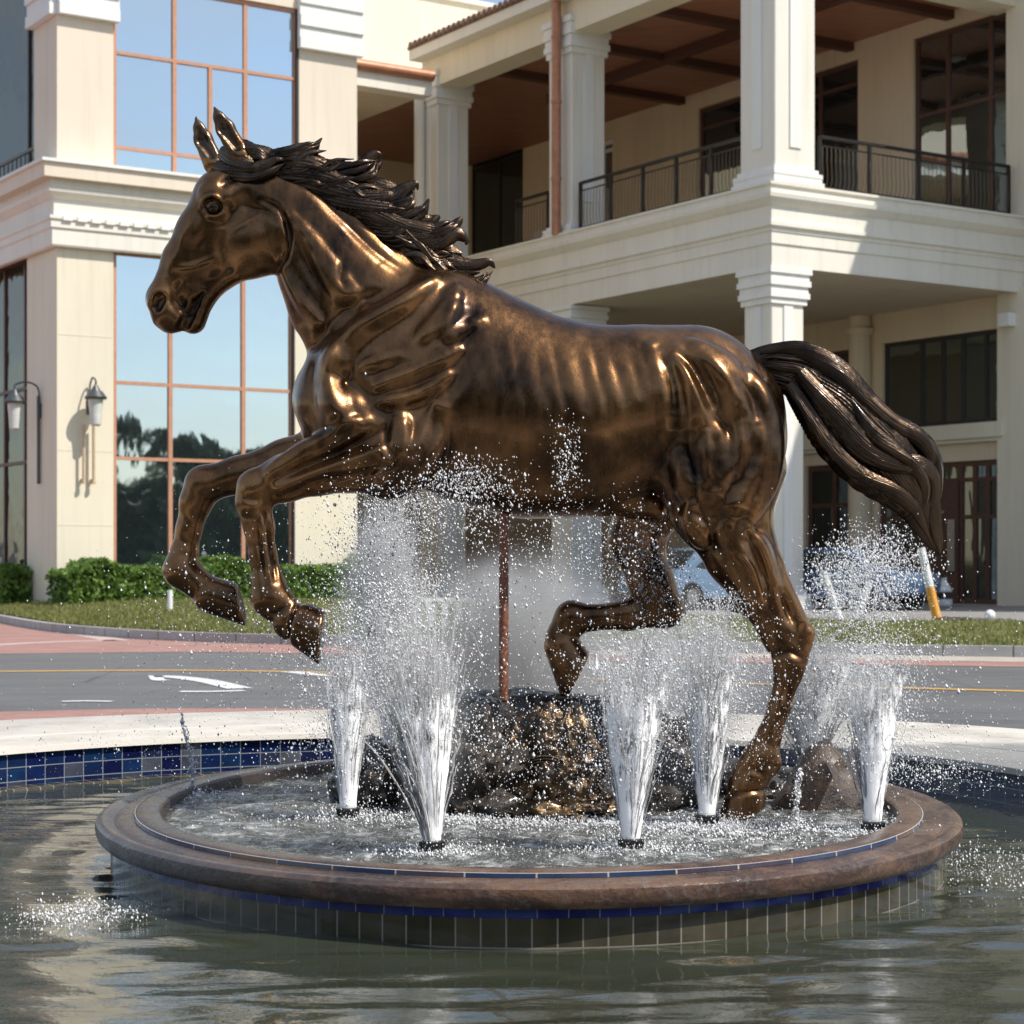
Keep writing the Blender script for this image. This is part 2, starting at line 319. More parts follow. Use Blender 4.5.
class Sdf:
    def __init__(s, lo, hi, h):
        s.lo = np.array(lo, float); s.h = h; s.F_new = []
        s.n = np.ceil((np.array(hi) - s.lo) / h).astype(int) + 1
        s.F = np.full(s.n, 40.0, np.float32)
        s.ax = [(s.lo[i] + h * np.arange(s.n[i])).astype(np.float32) for i in range(3)]
    def box(s, pts, pad):
        pts = np.array(pts, float)
        a = np.clip(((pts.min(0) - pad - s.lo) / s.h).astype(int), 0, s.n - 1)
        b = np.clip(((pts.max(0) + pad - s.lo) / s.h).astype(int) + 2, 0, s.n)
        return tuple(slice(a[i], b[i]) for i in range(3))
    def seg(s, a, b, k=8.0, op='add', cut=None):
        # a, b = (x, z, y, r, ky)
        a = np.array(a, np.float32); b = np.array(b, np.float32)
        rm = max(a[3], b[3])
        sl = s.box([[a[0], a[2], a[1]], [b[0], b[2], b[1]]], rm * max(1.0, a[4], b[4]) + k + 3)
        X = s.ax[0][sl[0]][:, None, None]; Y = s.ax[1][sl[1]][None, :, None]; Z = s.ax[2][sl[2]][None, None, :]
        d = b[:3] - a[:3]; L2 = float((d * d).sum()) + 1e-6
        t = np.clip(((X - a[0]) * d[0] + (Z - a[1]) * d[1] + (Y - a[2]) * d[2]) / L2, 0, 1)
        r = a[3] + (b[3] - a[3]) * t; ky = a[4] + (b[4] - a[4]) * t
        D = np.sqrt((X - a[0] - d[0] * t) ** 2 + (Z - a[1] - d[1] * t) ** 2 + ((Y - a[2] - d[2] * t) / ky) ** 2) - r
        if cut is not None:
            c, n = cut
            P = (X - c[0]) * n[0] + (Z - c[1]) * n[1] + 0 * Y
            kk = 3.0; hh = np.maximum(kk - np.abs(D - P), 0) / kk
            D = np.maximum(D, P) + hh * hh * kk * 0.25
        f = s.F[sl]
        if op == 'add':
            hh = np.maximum(k - np.abs(f - D), 0) / k
            s.F[sl] = np.minimum(f, D) - hh * hh * k * 0.25
        else:
            D = -D
            hh = np.maximum(k - np.abs(f - D), 0) / k
            s.F[sl] = np.maximum(f, D) + hh * hh * k * 0.25
    def chain(s, pts, k=8.0, op='add', y=None, ky=1.0):
        P = []
        for p in pts:
            yy = p[3] if len(p) > 3 else (y or 0.0)
            kk = p[4] if len(p) > 4 else ky
            x, z = hs(p[0], p[1], yy)
            P.append((x, z, yy, p[2], kk))
        for i in range(len(P) - 1): s.seg(P[i], P[i + 1], k, op)
    def stroke(s, pts, w, amp, side=0, ydep=-45, taper=True, ys=10.0):
        """muscle line: amp > 0 cuts a groove, amp < 0 raises a ridge"""
        Q = np.array([hs(p[0], p[1], ydep) for p in pts])
        sl = s.box([[q[0], 0, q[1]] for q in Q], 3.2 * w + 2)
        X = s.ax[0][sl[0]][:, None]; Z = s.ax[2][sl[2]][None, :]
        best = np.full((X.shape[0], Z.shape[1]), 1e9, np.float32); T = np.zeros_like(best)
        n = len(Q) - 1
        for i in range(n):
            a, b = Q[i], Q[i + 1]; d = b - a
            t = np.clip(((X - a[0]) * d[0] + (Z - a[1]) * d[1]) / (d @ d + 1e-6), 0, 1)
            e = (X - a[0] - d[0] * t) ** 2 + (Z - a[1] - d[1] * t) ** 2
            m = e < best; best = np.where(m, e, best); T = np.where(m, (i + t) / n, T)
        g = 1.35 * amp * np.exp(-best / (w * w))
        if taper: g = g * np.clip(np.sin(np.pi * np.clip(T, 0.03, 0.97)), 0, 1) ** 0.6
        Y = s.ax[1]
        if side == 0: wy = np.ones_like(Y)
        else: wy = 1 / (1 + np.exp(-(side * Y - 6) / 3.0))
        s.F[sl[0], :, sl[2]] += (g[:, None, :] * wy[None, :, None]).astype(np.float32)
    def curve(s, pts, w, amp, side=0, ydep=-45, taper=True):
        s.stroke(catmull(pts, 6), w, amp, side, ydep, taper)
    def surf(s, x, z, side=-1):
        ix = int(round((x - s.lo[0]) / s.h)); iz = int(round((z - s.lo[2]) / s.h))
        if not (0 <= ix < s.n[0] and 0 <= iz < s.n[2]): return None
        col = s.F[ix, :, iz]; rng = range(s.n[1]) if side < 0 else range(s.n[1] - 1, -1, -1)
        for j in rng:
            if col[j] < 0: return float(s.ax[1][j])
        return None
    def muscle(s, pts, k=4.0, emb=.58, sides=(-1, 1), ydep=-45):
        """spindle-shaped muscle laid just under the skin; pts = (x, z, r)"""
        for sd in sides:
            Q = []
            for p in catmull(pts, 4):
                x, z = hs(p[0], p[1], ydep); y = s.surf(x, z, sd)
                if y is None: continue
                Q.append((x, z, y - sd * p[2] * emb, max(1.0, p[2]), 1.0))
            for a, b in zip(Q[:-1], Q[1:]): s.F_new.append((a, b, k))
    def flush(s):
        for a, b, k in s.F_new: s.seg(a, b, k)
        s.F_new = []
    def mesh(s):
        F = s.F; ins = F < 0; n = F.shape
        cnt = np.zeros((n[0]-1, n[1]-1, n[2]-1), np.int16); acc = np.zeros(cnt.shape + (3,), np.float32)
        def cells(ax, o1, o2):
            sl = [slice(0, -1)] * 3
            return sl
        for ax in range(3):
            oth = [i for i in range(3) if i != ax]
            A = [slice(None)] * 3; B = [slice(None)] * 3; A[ax] = slice(0, -1); B[ax] = slice(1, None)
            fa, fb = F[tuple(A)], F[tuple(B)]
            cr = (fa < 0) != (fb < 0)
            t = np.where(cr, fa / np.where(cr, fa - fb, 1), 0)
            for u in (0, 1):
                for v in (0, 1):
                    S = [None] * 3; S[ax] = slice(None)
                    S[oth[0]] = slice(u, n[oth[0]] - 1 + u); S[oth[1]] = slice(v, n[oth[1]] - 1 + v)
                    c = cr[tuple(S)]; tt = t[tuple(S)]
                    cnt += c
                    acc[..., ax] += np.where(c, tt, 0)
                    acc[..., oth[0]] += np.where(c, u, 0); acc[..., oth[1]] += np.where(c, v, 0)
        ok = cnt > 0
        idx = np.full(cnt.shape, -1, np.int64); idx[ok] = np.arange(ok.sum())
        ijk = np.argwhere(ok)
        V = ijk + acc[ok] / cnt[ok][:, None]
        faces = []
        for ax in range(3):
            oth = [(ax + 1) % 3, (ax + 2) % 3]
            A = [slice(1, -1)] * 3; B = [slice(1, -1)] * 3; A[ax] = slice(0, -1); B[ax] = slice(1, None)
            fa, fb = ins[tuple(A)], ins[tuple(B)]
            for sgn in (0, 1):
                e = np.argwhere((fa & ~fb) if sgn == 0 else (~fa & fb))
                if not len(e): continue
                base = e + 1; base[:, ax] -= 1
                q = []
                for (u, v) in ((0, 0), (1, 0), (1, 1), (0, 1)):
                    c = base.copy(); c[:, oth[0]] -= 1 - u; c[:, oth[1]] -= 1 - v
                    q.append(idx[c[:, 0], c[:, 1], c[:, 2]])
                q = np.stack(q, 1)
                if sgn == 1: q = q[:, ::-1]
                faces.append(q)
        Fc = np.concatenate(faces)
        P = s.lo + V * s.h
        return P, Fc

def relax(P, Fc, it=2, lam=0.5):
    E = np.concatenate([Fc[:, [0, 1]], Fc[:, [1, 2]], Fc[:, [2, 3]], Fc[:, [3, 0]]])
    E = np.concatenate([E, E[:, ::-1]])
    deg = np.bincount(E[:, 0], minlength=len(P))[:, None]
    for _ in range(it):
        for l in (lam, -lam * 1.02):
            A = np.stack([np.bincount(E[:, 0], weights=P[E[:, 1], i], minlength=len(P)) for i in range(3)], 1) / deg
            P = P + l * (A - P)
    return P

def horse_body():
    S = Sdf((130, -96, 95), (835, 96, 845), 1.6)
    C = S.chain
    # barrel, croup, buttock
    C([(430,372,102,0,.60),(480,399,104,0,.66),(530,416,99,0,.71),(580,420,94,0,.74),(640,410,82,0,.80),(690,406,78,0,.82)], k=14)
    C([(690,406,77,0,.82),(712,424,73,0,.84),(722,448,62,0,.95)], k=14)
    C([(357,392,58,0,.86),(400,375,84,0,.66),(430,372,102,0,.60)], k=14)
    C([(352,400,44,12,.9),(345,405,50,24,.7)], k=10)
    C([(333,400,40,0,1.0),(338,425,36,0,1.0)], k=12)
    # neck
    C([(385,335,76,0,.55),(350,292,62,0,.54),(322,250,49,0,.52),(296,222,42,0,.52),(268,200,33,0,.62)], k=18)
    C([(456,300,19,0,.8),(400,262,16,0,.7),(352,222,14,0,.7),(310,192,12,0,.8)], k=14)
    # head
    C([(240,189,25,0,.9),(222,198,27,0,.92),(201,234,24.5,0,.8),(183,260,19.5,0,.78),(164,297,16,0,.95)], k=9)
    C([(250,240,35,0,.68),(258,237,32,0,.74)], k=7)
    C([(262,250,27,0,.66),(226,270,16,0,.85),(203,296,12,0,1.0),(193,321,13,0,.95)], k=7)
    C([(236,222,25,0,.78),(212,256,22,0,.75),(192,286,17,0,.8)], k=10)
    C([(164,300,17.5,0,.95),(168,315,15,0,1.0),(172,321,12.5,0,1.0)], k=7)
    C([(177,339,5.0,-20),(177,339,5.0,20)], k=3, op='sub')
    for q in (-1, 1): C([(203,294,2.2,q*13),(196,303,4.6,q*12),(189,315,6.6,q*11),(182,329,6.6,q*11)], k=2, op='sub')
    for sd in (-1, 1):
        # nostril: raised rim, then the hole
        C([(158,303,10.5,sd*11,.6),(160,297,10,sd*12,.6)], k=4)
        C([(156,306,6.6,sd*17,.9),(159,299,7.4,sd*18,.9)], k=2, op='sub')
        # brow, eye socket
        C([(208,193,8,sd*21,.6),(224,196,7,sd*22,.6)], k=7)
        C([(212,206,9.5,sd*27,.9),(214,206.5,9.5,sd*27,.9)], k=3, op='sub')
        C([(213,206,7.0,sd*20,.9),(213.2,206,7.0,sd*20,.9)], k=1)
        # ears
        tip = (196,117) if sd > 0 else (214,107)
        mid = (203,139) if sd > 0 else (225,128)
        bas = (214,164) if sd > 0 else (240,156)
        C([(bas[0],bas[1],11,sd*13,.8),(mid[0],mid[1],9.2,sd*15,.7),((mid[0]+tip[0])/2-.5,(mid[1]+tip[1])/2,5.6,sd*16,.7),(tip[0],tip[1],1.2,sd*16,.8)], k=4)
        C([(bas[0]-3,bas[1]-10,5,sd*13-9,1.0),(mid[0]-2.5,mid[1],6.6,sd*15-7,1.0),((mid[0]+tip[0])/2-1.5,(mid[1]+tip[1])/2,4,sd*16-7,1.0)], k=2, op='sub')
    # near shoulder and foreleg
    C([(418,330,46,-22,.6),(395,385,52,-30,.6),(380,425,40,-38,.66)], k=16)
    C([(418,330,46,22,.6),(395,385,52,30,.6),(370,425,40,34,.66)], k=16)
    C([(402,412,38,-44,.55),(414,450,36,-44,.62),(388,466,33,-42,.8)], k=12)
    C([(340,372,34,-22,.9),(330,405,30,-22,.9),(345,430,30,-26,.9)], k=10)
    C([(352,418,36,-40,.8),(392,460,34,-42,.8),(350,460,30,-42,.85),(318,467,26.5,-42,.85),(286,478,22,-42,.9),(257,489,19.5,-42,.92)], k=9)
    C([(257,489,19,-42,.9),(254,503,17.5,-42,.95),(259,526,14.5,-42,.85),(263,556,13,-42,.85),(268,584,15.5,-42,.9),(271,598,18.5,-42,.9),(292,619,17,-42,.9)], k=6)
    # far foreleg
    C([(360,420,38,36,.8),(345,446,31,36,.8),(285,461,21,36,.85),(238,475,17.5,36,.9),(204,485,19,36,.92)], k=9)
    C([(204,485,19,36,.92),(196,502,16,36,.9),(189,529,12.5,36,.85),(184,555,14,36,.85),(181,570,17.5,36,.9),(208,592,15.5,36,.9)], k=6)
    # near hind leg
    C([(712,430,64,-22,.6),(716,470,60,-30,.62),(722,508,46,-36,.72),(738,555,31,-36,.8),(757,592,23,-36,.8),(780,632,17.5,-36,.8),(790,660,16,-36,.8)], k=12)
    C([(700,470,44,-32,.7),(694,515,20,-38,.9),(699,532,13,-40,.9)], k=10)
    C([(752,470,34,-22,.9),(748,515,22,-30,.9),(772,566,11,-36,1),(798,622,10,-36,1)], k=7)
    C([(805,634,10.5,-36,.8),(801,645,10,-36,.8),(790,664,14,-36,.8)], k=5)
    C([(790,660,15.5,-36,.8),(788,674,13,-36,.8),(780,705,10.5,-36,.82),(769,736,11.5,-36,.85),(761,758,17.5,-36,.85),(750,778,17,-36,.88),(747,784,18,-36,.9)], k=6)
    C([(773,764,8,-36,1),(771,769,7,-36,1)], k=5)
    # far hind leg
    C([(712,430,64,22,.6),(690,465,54,30,.62),(650,500,36,34,.8),(636,540,27,36,.8),(652,585,22,36,.8),(665,609,18.5,36,.8)], k=10)
    C([(665,609,18.5,36,.8),(628,615,15,36,.8),(590,618,12.5,36,.82),(572,618,17,36,.85),(561,638,16,36,.85)], k=6)
    # sheath
    C([(600,500,16,0,1.0),(630,497,18,0,1.0),(655,505,14,0,1.0)], k=8)
    # hooves: coronet, sole, cut plane
    for (cx, cy, cr, sx, sy, sr, nx, ny, y) in ((292,620,20.5, 323,636,25.5, .993,.119, -42), (211,595,19, 242,605,19.5, .976,-.217, 36),
                                            (746,788,18.5, 743,817,23, .40,.917, -36), (562,646,18.5, 578,676,24, .882,.47, 36)):
        a = hs(cx, cy, y); b = hs(sx, sy, y)
        ex = (b[0] + (b[0] - a[0]) * 1.2, b[1] + (b[1] - a[1]) * 1.2); er = sr + (sr - cr) * 1.2
        S.seg((a[0], a[1], y, cr, .95), (ex[0], ex[1], y, er, .95), 2.0, 'add', cut=(b, (nx, ny)))
    K = S.curve
    B = lambda pts, emb=.66, **kw: S.muscle(pts, k=6.0, emb=emb, **kw)
    # ---- muscle bellies under the skin --------------------------------
    B([(650,350,6),(664,385,13),(672,430,15),(682,478,12),(692,505,7)])
    B([(676,352,6),(694,385,14),(704,430,17),(706,475,13),(704,500,6)])
    B([(692,346,7),(720,372,17),(738,412,20),(742,455,19),(734,498,12),(726,520,6)])
    B([(748,378,7),(764,412,14),(768,456,15),(758,500,12),(746,530,5)])
    S.flush()
    B([(714,428,5),(722,450,11),(720,478,10),(712,500,5)], emb=.55)
    B([(480,322,5),(452,342,10),(418,356,12),(384,364,9),(364,368,4)])
    B([(470,348,5),(440,366,10),(408,380,11),(380,388,6)])
    B([(458,374,5),(430,390,9),(402,400,9),(382,404,5)])
    B([(446,392,6),(438,420,15),(424,452,18),(404,480,12)])
    B([(404,408,6),(398,432,14),(392,460,14),(382,480,8)], sides=(-1,))
    B([(456,290,6),(442,318,14),(420,344,14)])
    B([(434,282,6),(404,306,15),(376,326,16),(352,350,13),(338,378,8)])
    B([(340,345,8),(332,378,15),(340,410,15),(356,432,8)], ydep=-30)
    B([(368,424,7),(338,442,12),(304,456,11),(272,474,6)], sides=(-1,))
    B([(388,456,8),(352,466,11),(318,474,10),(282,488,5)], sides=(-1,))
    B([(712,522,6),(728,552,13),(745,584,11),(758,606,5)], sides=(-1,))
    B([(742,524,7),(756,552,12),(770,588,9),(780,612,4)], sides=(-1,))
    B([(690,508,7),(694,524,11),(702,540,8)], sides=(-1,), emb=.55)
    B([(284,210,6),(304,240,13),(326,272,15),(352,300,13),(372,314,6)], ydep=-28)
    B([(282,256,5),(296,282,9),(312,310,10),(326,330,6)], ydep=-22)
    S.flush()
    # ---- muscle lines -------------------------------------------------
    # ribs: ridge and hollow pairs
    for (x, t, b, a) in ((480,338,405,1.0),(503,348,420,1.7),(520,347,446,2.2),(543,353,440,2.0),(560,350,449,2.7),(583,355,428,2.2),(598,352,432,2.7),(617,359,410,1.9),(632,358,402,1.4)):
        K([(x-5,t),(x+1,(t+b)/2-10),(x+7,(t+b)/2+12),(x+9,b)], 5.6, a*.5)
        K([(x+5,t+2),(x+11,(t+b)/2-10),(x+17,(t+b)/2+12),(x+19,b)], 6.2, -a*.4)
    K([(520,430),(570,452),(620,452),(660,430)], 16, 1.8)
    K([(440,455),(500,485),(560,492),(610,478)], 20, -2.0)
    # thigh
    K([(646,345),(662,362),(672,390),(673,425),(670,462),(676,500)], 8.5, 4.6)
    K([(655,346),(675,368),(686,400),(690,440),(688,480)], 8, -4.0)
    K([(672,352),(688,366),(700,388),(712,415)], 5.5, 5.0)
    K([(684,348),(706,362),(724,384),(735,410)], 9, -4.5)
    K([(668,352),(682,370),(694,396),(702,430)], 5, -3.0)
    K([(712,415),(722,430),(726,455),(716,480)], 8, 2.2)
    K([(742,420),(749,448),(742,474),(728,490)], 7.5, 2.8)
    K([(733,412),(738,440),(732,465),(720,480)], 8, -2.0)
    K([(693,430),(692,460),(698,485)], 8, 2.6)
    K([(704,428),(704,458),(706,482)], 6, -3.0)
    K([(750,375),(764,400),(767,440),(760,480),(748,510)], 8, -3.0)
    K([(772,470),(766,500),(757,525),(745,538)], 7, 3.0)
    K([(735,380),(748,398),(754,425)], 5, 3.0)
    K([(683,505),(692,512),(708,520),(722,516),(742,520),(764,534)], 7, 2.2)
    K([(714,520),(712,540),(722,560)], 4, 3.5, side=-1)
    K([(728,526),(740,548),(750,572),(758,600)], 5, -3.0, side=-1)
    K([(742,528),(752,548),(762,572),(770,598)], 4, 3.5, side=-1)
    K([(733,552),(748,566),(755,582),(762,602)], 1.8, -2.2, side=-1)
    K([(776,585),(785,606),(794,626)], 4.0, 2.6, side=-1)
    K([(773,655),(790,652),(803,660)], 4, 2.8, side=-1)
    K([(795,672),(788,700),(777,735)], 3.2, 3.0, side=-1)
    K([(786,668),(780,700),(768,735)], 4, -1.8, side=-1)
    K([(722,797),(744,791),(766,790)], 2.0, 1.9, side=-1, taper=False)
    K([(736,776),(750,768),(766,776)], 3, 1.6, side=-1)
    # shoulder blade and chest
    K([(423,268),(400,288),(370,300),(341,312),(322,335),(316,362),(322,395)], 8, 4.2, ydep=-35)
    K([(430,278),(408,300),(380,316),(352,330),(335,352),(330,380)], 9, -3.5, ydep=-40)
    K([(448,292),(430,312),(412,336),(404,360)], 9, 2.6)
    K([(462,300),(452,322),(440,345)], 9, -3.4)
    K([(472,318),(466,350),(455,382),(440,410)], 8, 4.5)
    K([(456,338),(425,352),(400,362),(372,370)], 9, 2.0)
    K([(452,352),(430,366),(402,378),(382,388)], 9, -1.8)
    K([(450,366),(424,382),(398,392),(370,396)], 8, 2.2)
    K([(446,384),(420,396),(398,404),(384,408)], 8, -2.0)
    K([(438,396),(415,410),(390,412),(376,408)], 8, 3.4)
    K([(440,405),(434,430),(424,458),(410,482)], 7, 3.6)
    K([(372,408),(366,396),(352,384),(345,378)], 7, 2.6, ydep=-42)
    K([(392,418),(388,440),(396,462)], 5, 3.5)
    K([(404,418),(408,440),(404,468)], 7, -3.0)
    K([(336,340),(328,370),(334,405),(350,424)], 9, -3.0, ydep=-30)
    K([(366,420),(350,425),(330,436),(300,450)], 5, -2.0, side=-1, ydep=-42)
    K([(385,432),(355,448),(325,462),(280,480)], 5, 3.8, side=-1, ydep=-42)
    K([(392,446),(360,460),(330,470),(285,490)], 5, -3.0, side=-1, ydep=-42)
    K([(396,466),(350,476),(315,482),(280,497)], 4, 3.4, side=-1, ydep=-42)
    K([(400,480),(370,488),(330,488)], 4, -2.0, side=-1, ydep=-42)
    K([(270,490),(266,508),(262,516)], 5, 3.0, side=-1, ydep=-42)
    K([(246,496),(254,500),(264,499)], 4, 2.2, side=-1, ydep=-42)
    K([(268,512),(270,545),(277,582)], 2.6, 3.4, side=-1, ydep=-42)
    K([(259,520),(262,550),(268,585)], 2.6, 2.4, side=-1, ydep=-42)
    K([(264,520),(267,550),(273,585)], 2.6, -2.0, side=-1, ydep=-42)
    K([(309,598),(298,606),(292,622),(288,644)], 2.2, 2.8, side=-1, ydep=-42, taper=False)
    K([(262,606),(276,612),(288,606)], 3, 2.0, side=-1, ydep=-42)
    # neck
    K([(286,262),(298,282),(318,305),(332,318)], 7, 3.0, ydep=-25)
    K([(285,215),(302,250),(318,285),(334,318)], 6, 4.0, ydep=-25)
    K([(300,205),(330,245),(360,275),(392,290)], 16, -3.0, ydep=-28)
    K([(312,190),(345,222),(378,254),(410,276)], 5, 3.0, ydep=-25)
    K([(345,262),(342,280),(350,292)], 4, 2.0, ydep=-28)
    # head
    K([(262,200),(280,210),(289,232),(286,256),(272,274)], 3.2, 4.6, ydep=-20)
    K([(232,222),(222,242),(226,262),(242,276)], 6, 1.5, ydep=-20)
    K([(262,214),(274,224),(277,244),(268,262)], 8, -2.0, ydep=-20)
    K([(250,208),(268,212),(282,224)], 4, 2.0, ydep=-20)
    K([(262,214),(248,222),(232,232)], 1.6, -.9, ydep=-20)
    K([(236,262),(222,272),(206,284)], 5, 1.4, ydep=-18)
    K([(206,222),(202,238),(199,250)], 4.0, .9, ydep=-18)
    K([(198,200),(188,226),(176,254),(166,276)], 5, -1.5, ydep=-15)
    K([(214,258),(194,266),(174,268)], 3.0, -1.3, ydep=-15)
    K([(240,180),(228,182),(222,190)], 5, 3.5, ydep=-18)
    K([(224,204),(232,212),(228,222),(218,226)], 3.0, 1.5, ydep=-20)
    K([(200,207),(206,198),(216,197),(225,206)], 2.2, -3.2, ydep=-22)
    K([(201,209),(209,216),(218,216),(225,209)], 2.2, -2.6, ydep=-22)
    K([(184,282),(176,290),(174,302),(180,312)], 4, 2.0, ydep=-12)
    P, Fc = S.mesh()
    P = relax(P, Fc, 2, 0.5)
    x, y, z = P[:, 0], P[:, 1], P[:, 2]
    W = np.stack([(x - 512) * HU, HY + y * HU, 1.25 - (z - 562) * HU], 1)
    return W, Fc[:, ::-1]

def catmull(pts, n):
    P = [np.array(p, float) for p in pts]
    if len(P) < 3: return P
    P = [2 * P[0] - P[1]] + P + [2 * P[-1] - P[-2]]
    out = []
    for i in range(1, len(P) - 2):
        for j in range(n):
            t = j / n
            out.append(0.5 * ((2 * P[i]) + (-P[i-1] + P[i+1]) * t + (2*P[i-1] - 5*P[i] + 4*P[i+1] - P[i+2]) * t*t + (-P[i-1] + 3*P[i] - 3*P[i+1] + P[i+2]) * t**3))
    out.append(P[-2])
    return out

def np_mesh(name, V, Fc, m, parent=None, smooth=True):
    me = bpy.data.meshes.new(name)
    V = np.asarray(V, np.float32); Fc = np.asarray(Fc, np.int32); k = Fc.shape[1]
    me.vertices.add(len(V)); me.vertices.foreach_set('co', V.ravel())
    me.loops.add(Fc.size); me.loops.foreach_set('vertex_index', Fc.ravel())
    me.polygons.add(len(Fc)); me.polygons.foreach_set('loop_start', np.arange(0, Fc.size, k, dtype=np.int32))
    me.polygons.foreach_set('use_smooth', np.full(len(Fc), smooth, bool))
    me.update(calc_edges=True)
    o = bpy.data.objects.new(name, me); C.objects.link(o)
    me.materials.append(m)
    if parent: adopt(o, parent)
    return o

def lock(path, nt=60, na=40, ridges=12, amp=.10, twist=1.5, seed=0, ky=.6):
    """one lock of hair: path of (px, py, y, r); returns verts, quads in world space"""
    rs = np.random.RandomState(seed)
    Q = []
    for p in path:
        x, z = hs(p[0], p[1], p[2]); Q.append((x, p[2], z, p[3]))
    Q = np.array(catmull(Q, max(2, nt // (len(Q) - 1))))
    c = Q[:, :3]; r = np.maximum(Q[:, 3], .15)
    T = np.gradient(c, axis=0); T /= np.linalg.norm(T, axis=1)[:, None] + 1e-9
    up = np.array([0, 1.0, 0])
    N = np.cross(T, up); N /= np.linalg.norm(N, axis=1)[:, None] + 1e-9
    B = np.cross(N, T)
    th = np.linspace(0, 2 * np.pi, na, endpoint=False)
    n = len(c); t = np.linspace(0, 1, n)
    ph = rs.rand(4) * 6.28
    A = th[None, :] + twist * t[:, None] + .25 * np.sin(t[:, None] * 9 + ph[0])
    w = 1 + amp * (np.abs(np.sin(A * ridges / 2 + ph[1])) * 1.6 - .8) + amp * .6 * np.sin(A * (ridges * 1.7 // 1) + ph[2]) + amp * 1.2 * np.sin(A * 3 + ph[3] + t[:, None] * 5)
    R = r[:, None] * w
    V = c[:, None, :] + (np.cos(th)[None, :, None] * N[:, None, :] + ky * np.sin(th)[None, :, None] * B[:, None, :]) * R[:, :, None]
    V = V.reshape(-1, 3)
    i = np.arange(n - 1)[:, None] * na; j = np.arange(na)[None, :]; j2 = (j + 1) % na
    F = np.stack([i + j, i + j2, i + na + j2, i + na + j], -1).reshape(-1, 4)
    W = np.stack([(V[:, 0] - 512) * HU, HY + V[:, 1] * HU, 1.25 - (V[:, 2] - 562) * HU], 1)
    return W, F[:, ::-1]

def join_np(parts):
    Vs, Fs, o = [], [], 0
    for V, F in parts: Vs.append(V); Fs.append(F + o); o += len(V)
    return np.concatenate(Vs), np.concatenate(Fs)

